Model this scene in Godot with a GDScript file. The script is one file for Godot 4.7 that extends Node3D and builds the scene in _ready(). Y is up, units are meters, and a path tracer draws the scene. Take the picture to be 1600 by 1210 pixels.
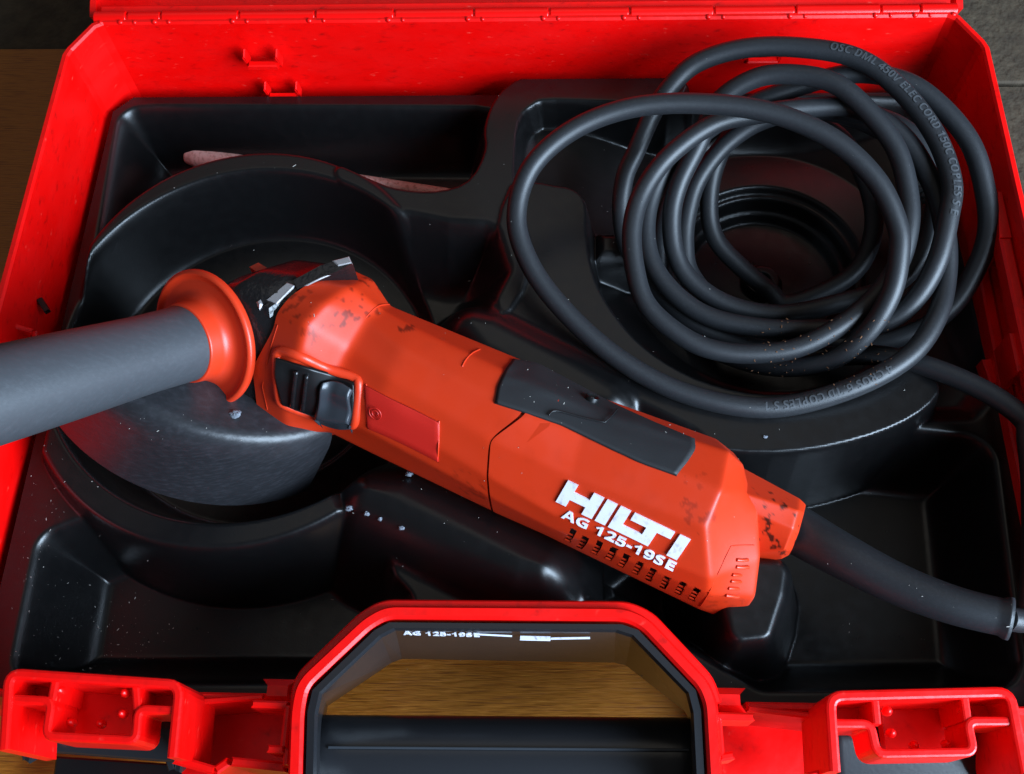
extends Node3D
# An open red tool case with a corded grinder in it. Metres, y up, table top at y = 0, the case rim at y = 0.125.

const RIM := 0.125
var M := {}
var names := {}
var rng := RandomNumberGenerator.new()

# ---------------------------------------------------------------- naming
func numbered(called: String) -> String:
	var k: int = names.get(called, -1) + 1
	names[called] = k
	return called if k == 0 else "%s_%03d" % [called, k]

func thing(called: String, label: String, category: String, at := Vector3.ZERO, group := "") -> Node3D:
	var o := Node3D.new()
	o.name = numbered(called)
	add_child(o, true)
	o.position = at
	tag(o, label, category, group)
	return o

func tag(o: Node, label: String, category: String, group := "") -> void:
	o.set_meta("label", label)
	o.set_meta("category", category)
	if group != "":
		o.set_meta("group", group)

func part(called: String, mesh: Mesh, m: Material, parent: Node = self, label := "") -> MeshInstance3D:
	var o := MeshInstance3D.new()
	o.name = numbered(called) if parent == self else called
	o.mesh = mesh
	o.material_override = m
	parent.add_child(o, true)
	if parent != self:
		var p := Vector3.ZERO
		var q := parent
		while q != self:
			p += (q as Node3D).position
			q = q.get_parent()
		o.position = -p
	if label != "":
		o.set_meta("label", label)
	return o

# ---------------------------------------------------------------- materials
func noise_tex(freq: float, seed_: int, size := 512, normal := false, bump := 4.0, ramp: Gradient = null, kind := FastNoiseLite.TYPE_SIMPLEX_SMOOTH, octaves := 4) -> NoiseTexture2D:
	var n := FastNoiseLite.new()
	n.noise_type = kind
	n.seed = seed_
	n.frequency = freq
	n.fractal_octaves = octaves
	var t := NoiseTexture2D.new()
	t.width = size
	t.height = size
	t.seamless = true
	t.noise = n
	t.as_normal_map = normal
	t.bump_strength = bump
	if ramp:
		t.color_ramp = ramp
	return t

func ramp(stops: Array) -> Gradient:
	var g := Gradient.new()
	var o := PackedFloat32Array()
	var c := PackedColorArray()
	for s in stops:
		o.append(s[0])
		c.append(s[1])
	g.offsets = o
	g.colors = c
	return g

func mat(c: Color, rough: float, nscale := 0.0, ntex: Texture2D = null, tri := 20.0) -> StandardMaterial3D:
	var m := StandardMaterial3D.new()
	m.albedo_color = c
	m.roughness = rough
	m.uv1_triplanar = true
	m.uv1_scale = Vector3.ONE * tri
	if ntex:
		m.normal_enabled = true
		m.normal_texture = ntex
		m.normal_scale = nscale
	return m

func with_albedo(m: StandardMaterial3D, t: Texture2D) -> StandardMaterial3D:
	m.albedo_texture = t
	return m

func with_rough(m: StandardMaterial3D, t: Texture2D) -> StandardMaterial3D:
	m.roughness_texture = t
	return m

func make_materials() -> void:
	var grain := noise_tex(0.06, 3, 512, true, 2.0)
	var fine := noise_tex(0.25, 4, 512, true, 2.0)
	var patchy := noise_tex(0.012, 8, 512, false, 1.0, ramp([[0.0, Color(0.7, 0.7, 0.7)], [0.45, Color(0.82, 0.82, 0.82)], [1.0, Color(1, 1, 1)]]))
	M.inlay = with_rough(mat(Color(0.056, 0.054, 0.057), 0.38, 0.09, grain, 16.0), patchy)
	M.orange = with_rough(mat(Color(0.75, 0.187, 0.066), 0.5, 0.05, fine, 9.0), patchy)
	M.orange.metallic_specular = 0.4
	M.orange_stained = M.orange.duplicate()
	M.orange_stained.vertex_color_use_as_albedo = true
	M.orange_clean = mat(Color(0.83, 0.215, 0.095), 0.38, 0.1, fine, 12.0)
	M.label_red = mat(Color(0.74, 0.12, 0.08), 0.45, 0.1, fine, 12.0)
	M.overmould = mat(Color(0.11, 0.112, 0.12), 0.62, 0.25, fine, 18.0)
	M.black_metal = with_rough(mat(Color(0.09, 0.085, 0.09), 0.3, 0.5, noise_tex(0.05, 31, 512, true, 4.0), 12.0), patchy)
	M.chipped = mat(Color(0.6, 0.58, 0.58), 0.45, 0.6, fine, 20.0)
	M.chipped.metallic = 0.4
	var scuff := noise_tex(0.03, 41, 1024, false, 1.0, ramp([[0.0, Color(0.84, 0.84, 0.84)], [0.55, Color(0.87, 0.87, 0.87)], [0.68, Color(0.93, 0.93, 0.935)], [0.8, Color(1.0, 1.0, 1.0)], [1.0, Color(1.0, 1.0, 1.0)]]), FastNoiseLite.TYPE_SIMPLEX_SMOOTH, 8)
	var guard_scuff := noise_tex(0.02, 43, 1024, false, 1.0, ramp([[0.0, Color(0.74, 0.74, 0.74)], [0.5, Color(0.8, 0.8, 0.8)], [0.66, Color(0.88, 0.88, 0.89)], [0.82, Color(1.0, 1.0, 1.0)], [1.0, Color(1.0, 1.0, 1.0)]]), FastNoiseLite.TYPE_SIMPLEX_SMOOTH, 9)
	var scratch := noise_tex(0.02, 47, 1024, false, 1.0, ramp([[0.0, Color(0.9, 0.9, 0.9)], [0.5, Color(0.92, 0.92, 0.92)], [0.65, Color(0.95, 0.95, 0.95)], [0.8, Color(1.0, 1.0, 1.0)], [1.0, Color(1.0, 1.0, 1.0)]]), FastNoiseLite.TYPE_SIMPLEX_SMOOTH, 8)
	var wear := noise_tex(0.016, 45, 1024, false, 1.0, ramp([[0.0, Color(0.72, 0.012, 0.01)], [0.2, Color(0.9, 0.013, 0.008)], [0.4, Color(0.95, 0.014, 0.008)], [0.82, Color(0.95, 0.014, 0.008)], [0.9, Color(0.96, 0.14, 0.11)], [1.0, Color(0.97, 0.3, 0.26)]]), FastNoiseLite.TYPE_SIMPLEX_SMOOTH, 9)
	M.red = with_albedo(with_rough(mat(Color(1, 1, 1), 0.46, 0.1, grain, 12.0), patchy), wear)
	M.red.uv1_scale = Vector3(4.0, 9.0, 4.0)
	M.red_gloss = mat(Color(0.93, 0.012, 0.008), 0.3, 0.1, grain, 14.0)
	M.guard = with_albedo(with_rough(mat(Color(0.19, 0.19, 0.203), 0.46, 0.25, grain, 10.0), patchy), guard_scuff)
	M.guard.uv1_scale = Vector3(6.0, 22.0, 10.0)
	M.grip = with_albedo(mat(Color(0.265, 0.275, 0.29), 0.5, 0.22, fine, 12.0), scratch)
	M.grip.uv1_scale = Vector3(5.0, 16.0, 16.0)
	M.rubber = with_albedo(mat(Color(0.155, 0.16, 0.172), 0.46, 0.3, fine, 14.0), scuff)
	M.slider = mat(Color(0.2, 0.215, 0.235), 0.3, 0.1, fine, 20.0)
	M.black = mat(Color(0.05, 0.05, 0.055), 0.4)
	M.chute = mat(Color(0.125, 0.128, 0.14), 0.28, 0.08, grain, 14.0)
	M.print = with_albedo(mat(Color(0.88, 0.88, 0.92), 0.5, 0.0, null, 18.0), noise_tex(0.02, 55, 512, false, 1.0, ramp([[0.0, Color(0.55, 0.5, 0.5)], [0.16, Color(0.8, 0.78, 0.78)], [0.3, Color(0.96, 0.96, 0.96)], [1.0, Color(1, 1, 1)]]), FastNoiseLite.TYPE_SIMPLEX_SMOOTH, 7))
	M.cord_print = mat(Color(0.235, 0.243, 0.255), 0.6)
	M.grit = mat(Color(0.42, 0.27, 0.16), 0.8)
	M.dust = mat(Color(0.66, 0.64, 0.61), 0.9)
	M.crumb = with_albedo(mat(Color(0.6, 0.62, 0.65), 0.75, 0.8, fine, 60.0), noise_tex(0.08, 66, 256, false, 1.0, ramp([[0.0, Color(0.35, 0.36, 0.4)], [0.5, Color(0.8, 0.8, 0.82)], [1.0, Color(1, 1, 1)]])))
	M.stick = with_albedo(mat(Color(0.87, 0.72, 0.68), 0.6, 0.4, fine, 25.0), noise_tex(0.02, 52, 512, false, 1.0, ramp([[0.0, Color(0.7, 0.55, 0.5)], [0.5, Color(1, 0.95, 0.95)], [1.0, Color(1, 1, 1)]])))
	M.steel = mat(Color(0.5, 0.52, 0.52), 0.35)
	M.steel.metallic = 0.6
	# wood: long grain along x
	var wood := noise_tex(0.028, 71, 1024, false, 1.0, ramp([[0.0, Color(0.34, 0.17, 0.04)], [0.3, Color(0.58, 0.34, 0.08)], [0.5, Color(0.68, 0.42, 0.11)], [0.72, Color(0.62, 0.37, 0.09)], [1.0, Color(0.8, 0.55, 0.2)]]), FastNoiseLite.TYPE_SIMPLEX_SMOOTH, 7)
	M.wood = mat(Color(1, 1, 1), 0.5, 0.5, noise_tex(0.05, 72, 512, true, 3.0), 1.0)
	M.wood.albedo_texture = wood
	M.wood.uv1_world_triplanar = true
	M.wood.uv1_scale = Vector3(0.9, 9.0, 30.0)
	var conc := noise_tex(0.012, 81, 1024, false, 1.0, ramp([[0.0, Color(0.19, 0.165, 0.13)], [0.5, Color(0.25, 0.225, 0.185)], [1.0, Color(0.3, 0.275, 0.23)]]), FastNoiseLite.TYPE_SIMPLEX_SMOOTH, 7)
	M.concrete = with_albedo(mat(Color(1, 0.95, 0.86), 0.85, 0.4, noise_tex(0.06, 82, 512, true, 5.0), 4.0), conc)
	M.concrete.uv1_world_triplanar = true

# ---------------------------------------------------------------- shapes
func grid_mesh(P: Array, wrap_u := false, wrap_v := false, flip := false) -> ArrayMesh:
	# P[i][j]: rows of Vector3; smooth normals from the grid
	var nu := P.size()
	var nv: int = P[0].size()
	var V := PackedVector3Array()
	var N := PackedVector3Array()
	var I := PackedInt32Array()
	for i in nu:
		var ia := (i - 1 + nu) % nu if wrap_u else maxi(i - 1, 0)
		var ib := (i + 1) % nu if wrap_u else mini(i + 1, nu - 1)
		for j in nv:
			var ja := (j - 1 + nv) % nv if wrap_v else maxi(j - 1, 0)
			var jb := (j + 1) % nv if wrap_v else mini(j + 1, nv - 1)
			var du: Vector3 = P[ib][j] - P[ia][j]
			var dv: Vector3 = P[i][jb] - P[i][ja]
			var n := dv.cross(du)
			if n.length_squared() < 1e-16:
				n = Vector3.UP
			n = n.normalized()
			V.append(P[i][j])
			N.append(-n if flip else n)
	for i in (nu if wrap_u else nu - 1):
		var i2 := (i + 1) % nu
		for j in (nv if wrap_v else nv - 1):
			var j2 := (j + 1) % nv
			var a := i * nv + j
			var b := i * nv + j2
			var c := i2 * nv + j2
			var d := i2 * nv + j
			if flip:
				I.append_array([a, b, c, a, c, d])
			else:
				I.append_array([a, c, b, a, d, c])
	return arr_mesh(V, N, I)

func arr_mesh(V: PackedVector3Array, N: PackedVector3Array, I: PackedInt32Array) -> ArrayMesh:
	var a := []
	a.resize(Mesh.ARRAY_MAX)
	a[Mesh.ARRAY_VERTEX] = V
	a[Mesh.ARRAY_NORMAL] = N
	a[Mesh.ARRAY_INDEX] = I
	var m := ArrayMesh.new()
	m.add_surface_from_arrays(Mesh.PRIMITIVE_TRIANGLES, a)
	return m

func catmull(pts: Array, n: int) -> Array:
	var out := []
	for i in pts.size() - 1:
		var p0: Vector3 = pts[maxi(i - 1, 0)]
		var p1: Vector3 = pts[i]
		var p2: Vector3 = pts[i + 1]
		var p3: Vector3 = pts[mini(i + 2, pts.size() - 1)]
		for k in n:
			out.append(p1.cubic_interpolate(p2, p0, p3, float(k) / n))
	out.append(pts[-1])
	return out

func frames(path: Array) -> Array:
	# [tangent, side, up] along a path, carried without twist
	var out := []
	var up := Vector3.UP
	for i in path.size():
		var t: Vector3 = (path[mini(i + 1, path.size() - 1)] - path[maxi(i - 1, 0)]).normalized()
		var side := t.cross(up)
		if side.length() < 1e-4:
			side = t.cross(Vector3.RIGHT)
		side = side.normalized()
		up = side.cross(t).normalized()
		out.append([t, side, up])
	return out

func tube(path: Array, radius: Callable, sides := 14, closed_ends := true) -> ArrayMesh:
	var fr := frames(path)
	var P := []
	var last := path.size() - 1
	if closed_ends:
		P.append(ring(path[0], fr[0], 0.00001, sides))
	for i in path.size():
		P.append(ring(path[i], fr[i], radius.call(float(i) / last), sides))
	if closed_ends:
		P.append(ring(path[last], fr[last], 0.00001, sides))
	return grid_mesh(P, false, true, true)

func ring(c: Vector3, f: Array, r: float, sides: int) -> Array:
	var row := []
	for k in sides:
		var a := TAU * k / sides
		row.append(c + (f[1] * cos(a) + f[2] * sin(a)) * r)
	return row

func lathe(profile: Array, at: Vector3, axis: Vector3, sides := 64, a0 := 0.0, a1 := TAU) -> ArrayMesh:
	# profile: Vector2(radius, along the axis)
	var z := axis.normalized()
	var x := z.cross(Vector3.UP if absf(z.y) < 0.95 else Vector3.RIGHT).normalized()
	var y := z.cross(x)
	var whole := a1 - a0 > TAU - 0.001
	var P := []
	for p in profile:
		var row := []
		for k in (sides if whole else sides + 1):
			var a := lerpf(a0, a1, float(k) / sides)
			row.append(at + z * p.y + (x * cos(a) + y * sin(a)) * maxf(p.x, 0.00001))
		P.append(row)
	return grid_mesh(P, false, whole, true)

func round_profile(pts: Array, r: float, n := 4) -> Array:
	# rounds the corners of an open 2D polyline
	var out := [pts[0]]
	for i in range(1, pts.size() - 1):
		var p: Vector2 = pts[i]
		var a: Vector2 = pts[i - 1] - p
		var b: Vector2 = pts[i + 1] - p
		var q := minf(r, minf(a.length(), b.length()) * 0.45)
		var p0 := p + a.normalized() * q
		var p1 := p + b.normalized() * q
		for k in n + 1:
			var t := float(k) / n
			out.append(p0.lerp(p, t).lerp(p.lerp(p1, t), t))
	out.append(pts[-1])
	return out

func loft(S: Array, step := 0.0035, rounds := 2) -> ArrayMesh:
	# rows of matching points, closed round j; facets stay flat and their edges are rounded a little
	var rows := []
	var nv: int = S[0].size()
	var cuts := []
	for j in nv:
		var longest := 0.0
		for r in S:
			longest = maxf(longest, (r[(j + 1) % nv] - r[j]).length())
		cuts.append(clampi(ceili(longest / step), 1, 36))
	for r in S:
		var row := []
		for j in nv:
			for k in cuts[j]:
				row.append(r[j].lerp(r[(j + 1) % nv], float(k) / cuts[j]))
		rows.append(row)
	var P := []
	for i in rows.size() - 1:
		var longest := 0.0
		for j in rows[i].size():
			longest = maxf(longest, (rows[i + 1][j] - rows[i][j]).length())
		var n := clampi(ceili(longest / step), 1, 110)
		for k in n:
			var row := []
			for j in rows[i].size():
				row.append(rows[i][j].lerp(rows[i + 1][j], float(k) / n))
			P.append(row)
	P.append(rows[-1])
	var m: int = P[0].size()
	for pass_ in rounds:
		var Q := []
		for i in P.size():
			var row := []
			for j in m:
				var p: Vector3 = P[i][j]
				var lap: Vector3 = (P[i][(j + 1) % m] + P[i][(j - 1 + m) % m]) * 0.5 - p
				if i > 0 and i < P.size() - 1:
					lap = (lap + (P[i - 1][j] + P[i + 1][j]) * 0.5 - p) * 0.5
				row.append(p + lap * 0.5)
			Q.append(row)
		P = Q
	return grid_mesh(P, false, true)

func patch(rows: Array, thick: float, down := Vector3.DOWN, n := 6) -> ArrayMesh:
	# a sheet laid over a body: rows of points, filled in, with its edge turned down
	var P := []
	for i in rows.size():
		P.append(catmull(rows[i], n))
	var cols := []
	for j in P[0].size():
		var c := []
		for i in P.size():
			c.append(P[i][j])
		cols.append(catmull(c, n))
	var G := []
	for i in cols[0].size():
		var r := []
		for j in cols.size():
			r.append(cols[j][i])
		var a: Vector3 = r[0]
		var b: Vector3 = r[-1]
		r.push_front(a + down * thick * 0.25 + (a - r[1]).normalized() * thick * 0.25)
		r.push_front(a + down * thick + (a - r[1]).normalized() * thick * 0.2)
		r.append(b + down * thick * 0.25 + (b - r[-2]).normalized() * thick * 0.25)
		r.append(b + down * thick + (b - r[-2]).normalized() * thick * 0.2)
		G.append(r)
	var first := []
	var last := []
	for p in G[0]:
		first.append(p + down * thick)
	for p in G[-1]:
		last.append(p + down * thick)
	G.push_front(first)
	G.append(last)
	var m := grid_mesh(G)
	# the way up may run either way: face the normals up
	var a2 := m.surface_get_arrays(0)
	var N: PackedVector3Array = a2[Mesh.ARRAY_NORMAL]
	var s := 0.0
	for q in N:
		s += q.dot(down)
	if s > 0.0:
		return grid_mesh(G, false, false, true)
	return m

func punch(m: ArrayMesh, holes: Array) -> ArrayMesh:
	# real openings: leaves out the faces inside each slot
	var a := m.surface_get_arrays(0)
	var V: PackedVector3Array = a[Mesh.ARRAY_VERTEX]
	var I: PackedInt32Array = a[Mesh.ARRAY_INDEX]
	var K := PackedInt32Array()
	for t in range(0, I.size(), 3):
		var c := (V[I[t]] + V[I[t + 1]] + V[I[t + 2]]) / 3.0
		var out_ := true
		for h in holes:
			var d: Vector3 = c - h[0]
			if d.length_squared() > 0.0001:
				continue
			var x: Vector3 = h[1]
			var y: Vector3 = h[2]
			var xx := x.dot(x)
			var xy := x.dot(y)
			var yy := y.dot(y)
			var det := xx * yy - xy * xy
			var u := (d.dot(x) * yy - d.dot(y) * xy) / det
			var v := (d.dot(y) * xx - d.dot(x) * xy) / det
			if absf(u) < 0.48 and absf(v) < 0.48:
				out_ = false
				break
		if out_:
			K.append_array([I[t], I[t + 1], I[t + 2]])
	return arr_mesh(V, a[Mesh.ARRAY_NORMAL], K)

func stained(m: ArrayMesh, spots: Array) -> ArrayMesh:
	# rubbed-in black dirt: grainy patches where the photograph shows them
	var a := m.surface_get_arrays(0)
	var V: PackedVector3Array = a[Mesh.ARRAY_VERTEX]
	var n := FastNoiseLite.new()
	n.seed = 12
	n.frequency = 150.0
	n.fractal_octaves = 5
	var C := PackedColorArray()
	for v in V:
		var k := 0.0
		var g := n.get_noise_3dv(v)
		for s in spots:
			var d: float = v.distance_to(s[0]) / s[1]
			if d < 1.4:
				k = maxf(k, minf(1.0, s[2] * 1.25) * smoothstep(0.0, 0.25, g * 1.9 - 0.05 - d * 0.38))
		k = maxf(k, 0.05 * smoothstep(0.15, 0.5, n.get_noise_3dv(v * 0.35 + Vector3(3, 1, 2))))
		C.append(Color(1, 1, 1).lerp(Color(0.10, 0.2, 0.35), k))
	a[Mesh.ARRAY_COLOR] = C
	var o := ArrayMesh.new()
	o.add_surface_from_arrays(Mesh.PRIMITIVE_TRIANGLES, a)
	return o

func new_st() -> SurfaceTool:
	var st := SurfaceTool.new()
	st.begin(Mesh.PRIMITIVE_TRIANGLES)
	st.set_smooth_group(-1)
	return st

func done(st: SurfaceTool) -> ArrayMesh:
	st.generate_normals()
	return st.commit()

func tri(st: SurfaceTool, a: Vector3, b: Vector3, c: Vector3) -> void:
	st.add_vertex(a)
	st.add_vertex(b)
	st.add_vertex(c)

func quad(st: SurfaceTool, a: Vector3, b: Vector3, c: Vector3, d: Vector3) -> void:
	tri(st, a, b, c)
	tri(st, a, c, d)

func prism(st: SurfaceTool, poly: PackedVector2Array, y0: float, y1: float, bevel := 0.001) -> void:
	# an upright prism over a polygon in (x, z), its top edge chamfered
	var p := poly
	if Geometry2D.is_polygon_clockwise(p):
		p.reverse()
	var inner := p
	if bevel > 0.0:
		var off := Geometry2D.offset_polygon(p, -bevel, Geometry2D.JOIN_MITER)
		if off.size() == 1 and off[0].size() == p.size():
			var o: PackedVector2Array = off[0]
			if Geometry2D.is_polygon_clockwise(o):
				o.reverse()
			var best := 0
			for k in o.size():
				if o[k].distance_to(p[0]) < o[best].distance_to(p[0]):
					best = k
			inner = PackedVector2Array()
			for k in o.size():
				inner.append(o[(best + k) % o.size()])
	var n := p.size()
	var b := bevel if inner != p else 0.0
	var up := func(q: Vector2, y: float) -> Vector3: return Vector3(q.x, y, q.y)
	for k in n:
		var k2 := (k + 1) % n
		quad(st, up.call(p[k], y0), up.call(p[k2], y0), up.call(p[k2], y1 - b), up.call(p[k], y1 - b))
		if b > 0.0:
			quad(st, up.call(p[k], y1 - b), up.call(p[k2], y1 - b), up.call(inner[k2], y1), up.call(inner[k], y1))
	var t := Geometry2D.triangulate_polygon(inner)
	for k in range(0, t.size(), 3):
		tri(st, up.call(inner[t[k]], y1), up.call(inner[t[k + 1]], y1), up.call(inner[t[k + 2]], y1))
		tri(st, up.call(p[t[k]], y0), up.call(p[t[k + 2]], y0), up.call(p[t[k + 1]], y0))

func bar(st: SurfaceTool, a: Vector3, b: Vector3, w: float, deep: float, bevel := 0.0008) -> void:
	# a chamfered bar whose top runs from a to b
	var t := (b - a).normalized()
	var s := t.cross(Vector3.UP).normalized() * w * 0.5
	var u := s.cross(t).normalized()
	var prof := [Vector2(-1, -deep), Vector2(-1, -bevel), Vector2(-1 + bevel * 2.0 / w, 0), Vector2(1 - bevel * 2.0 / w, 0), Vector2(1, -bevel), Vector2(1, -deep)]
	var A := []
	var B := []
	for p in prof:
		var e := bevel if p.y > -bevel * 0.5 else 0.0
		A.append(a + s * p.x + u * p.y + t * e)
		B.append(b + s * p.x + u * p.y - t * e)
	for k in 6:
		var k2 := (k + 1) % 6
		quad(st, A[k], B[k], B[k2], A[k2])
	for k in range(1, 5):
		tri(st, A[0], A[k], A[k + 1])
		tri(st, B[0], B[k + 1], B[k])

func one_bar(a: Vector3, b: Vector3, w: float, deep: float, bevel := 0.0008) -> ArrayMesh:
	var st := new_st()
	bar(st, a, b, w, deep, bevel)
	return done(st)

func one_prism(poly: PackedVector2Array, y0: float, y1: float, bevel := 0.001) -> ArrayMesh:
	var st := new_st()
	prism(st, poly, y0, y1, bevel)
	return done(st)

func sweep(path: Array, prof: Array, closed := false) -> ArrayMesh:
	# prof: Vector2(outward, y) round a closed outline; path: Vector2 (x, z); mitred corners, flat faces
	var n := path.size()
	var rows := []
	for i in n:
		var a: Vector2 = path[(i - 1 + n) % n] if closed or i > 0 else path[0] * 2.0 - path[1]
		var b: Vector2 = path[i]
		var c: Vector2 = path[(i + 1) % n] if closed or i < n - 1 else path[n - 1] * 2.0 - path[n - 2]
		var n0 := (b - a).normalized().orthogonal()
		var n1 := (c - b).normalized().orthogonal()
		var m := (n0 + n1).normalized()
		m /= maxf(m.dot(n1), 0.3)
		var row := []
		for p in prof:
			row.append(Vector3(b.x + m.x * p.x, p.y, b.y + m.y * p.x))
		rows.append(row)
	var st := new_st()
	var k := prof.size()
	for i in (n if closed else n - 1):
		for j in k:
			quad(st, rows[i][j], rows[(i + 1) % n][j], rows[(i + 1) % n][(j + 1) % k], rows[i][(j + 1) % k])
	if not closed:
		for j in range(1, k - 1):
			tri(st, rows[0][0], rows[0][j], rows[0][j + 1])
			tri(st, rows[-1][0], rows[-1][j + 1], rows[-1][j])
	return done(st)

func rim(path: Array, w: float, y0: float, y1: float, r: float) -> ArrayMesh:
	# an upright wall along a path, corners rounded in plan, top edge rounded
	var h := w * 0.5
	var b := w * 0.28
	var p := round_profile(path, r, 5) if r > 0.0 else path
	return sweep(p, [Vector2(h, y0), Vector2(h, y1 - b), Vector2(h - b * 0.3, y1 - b * 0.3), Vector2(h - b, y1), Vector2(b - h, y1), Vector2(b * 0.3 - h, y1 - b * 0.3), Vector2(-h, y1 - b), Vector2(-h, y0)])

func lump(c: Vector3, r: Vector3, seed_: int, rough := 0.35) -> ArrayMesh:
	var n := FastNoiseLite.new()
	n.seed = seed_
	n.frequency = 1.1
	var P := []
	for i in 9:
		var row := []
		var th := PI * (i + 0.001) / 8.002
		for j in 12:
			var ph := TAU * j / 12.0
			var d := Vector3(sin(th) * cos(ph), cos(th), sin(th) * sin(ph))
			row.append(c + d * r * (1.0 + rough * n.get_noise_3dv(d * 1.4)))
		P.append(row)
	return grid_mesh(P, false, true, true)

func lettering(s: String, size: float, deep := 0.0006, font := "Droid Sans", bold := true) -> TextMesh:
	var t := TextMesh.new()
	var f := SystemFont.new()
	f.font_names = PackedStringArray([font])
	f.font_weight = 700 if bold else 400
	t.font = f
	t.font_size = 64
	t.pixel_size = size / 64.0
	t.depth = deep
	t.text = s
	t.curve_step = 2.0
	return t

# ---------------------------------------------------------------- the moulded inlay as a height over (x, z)
var cuts := []
var lands := []
var late_cuts := []
var ridges := []

func shape(poly: PackedVector2Array, rnd: float, y: float, top := 0.0, slope := 5.0, k := 0.018) -> Dictionary:
	# the polygon is the outline at the top edge, rnd its corner radius
	var p := poly
	if rnd > 0.0:
		var o := Geometry2D.offset_polygon(poly, -rnd, Geometry2D.JOIN_MITER)
		if o.size() > 0:
			p = o[0]
	var box := Rect2(p[0], Vector2.ZERO)
	for q in p:
		box = box.expand(q)
	return {"p": p, "r": rnd, "y": y, "top": top, "s": slope, "k": k, "box": box.grow(rnd + 0.022)}

func sd_poly(d: Dictionary, q: Vector2) -> float:
	var p: PackedVector2Array = d.p
	var best := 1e9
	var inside := false
	var n := p.size()
	var b := p[n - 1]
	for k in n:
		var a := p[k]
		var e := b - a
		var w := q - a
		var v := w - e * clampf(w.dot(e) / e.length_squared(), 0.0, 1.0)
		best = minf(best, v.length_squared())
		if (a.y > q.y) != (b.y > q.y) and q.x < (b.x - a.x) * (q.y - a.y) / (b.y - a.y) + a.x:
			inside = not inside
		b = a
	return (-sqrt(best) if inside else sqrt(best)) - d.r

func smin(a: float, b: float, k: float) -> float:
	var h := maxf(k - absf(a - b), 0.0) / k
	return minf(a, b) - h * h * k * 0.25

func smax(a: float, b: float, k: float) -> float:
	var h := maxf(k - absf(a - b), 0.0) / k
	return maxf(a, b) + h * h * k * 0.25

func cut(h: float, d: Dictionary, q: Vector2) -> float:
	if not d.box.has_point(q):
		return h
	var y: float = d.y
	if y > 0.05:
		y = minf(y + 0.012, 0.034 + 0.5 * maxf(q.distance_to(WELL) - 0.089, 0.0))   # the cord tray dishes down to its well
	return smin(h, smax(y, d.top + d.s * sd_poly(d, q), 0.055), 0.022)

func raise(h: float, d: Dictionary, q: Vector2) -> float:
	if not d.box.has_point(q):
		return h
	return smax(h, smin(d.y, d.y - d.s * sd_poly(d, q), d.k), 0.006)

const DISC := Vector2(-0.156, 0.196)
const WELL := Vector2(0.1605, 0.1200)

func inlay_height(x: float, z: float) -> float:
	var q := Vector2(x, z)
	var h := 0.07
	for d in cuts:
		h = cut(h, d, q)
	# the land that carries the disc pocket, cut off beside the left wall
	var rd := q.distance_to(DISC)
	var rt := clampf((z - 0.1754) / 0.0303, 0.0, 1.0)
	var out_ := maxf(q.distance_to(Vector2(-0.159, 0.1754 + 0.0303 * rt)) - lerpf(0.1105, 0.1217, rt), -0.262 - x)
	if out_ < 0.03:
		h = smax(h, smin(0.085, 0.085 - 5.0 * out_, 0.018), 0.006)
	for d in lands:
		h = raise(h, d, q)
	for d in late_cuts:
		h = cut(h, d, q)
	for d in ridges:
		h = raise(h, d, q)
	if rd < 0.125:
		h = smin(h, smax(0.03, 0.085 + 5.5 * (rd - 0.1143), 0.03), 0.016)
		h -= 0.004 * (1.0 - smoothstep(0.072, 0.075, rd))
	# the stepped round well under the cord
	var rw := q.distance_to(WELL)
	if rw < 0.13:
		var w := 0.012
		for s in [[0.050, 0.007], [0.0555, 0.010], [0.0625, 0.012], [0.0745, 0.013]]:
			w += s[1] * smoothstep(s[0] - 0.0026, s[0] + 0.0026, rw)
		w += 4.0 * maxf(rw - 0.089, 0.0)
		h = smin(h, w, 0.006)
		if rw < 0.02:
			h += 0.006 * (1.0 - smoothstep(0.011, 0.0135, rw)) - 0.004 * (1.0 - smoothstep(0.004, 0.006, rw))
	return h

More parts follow.
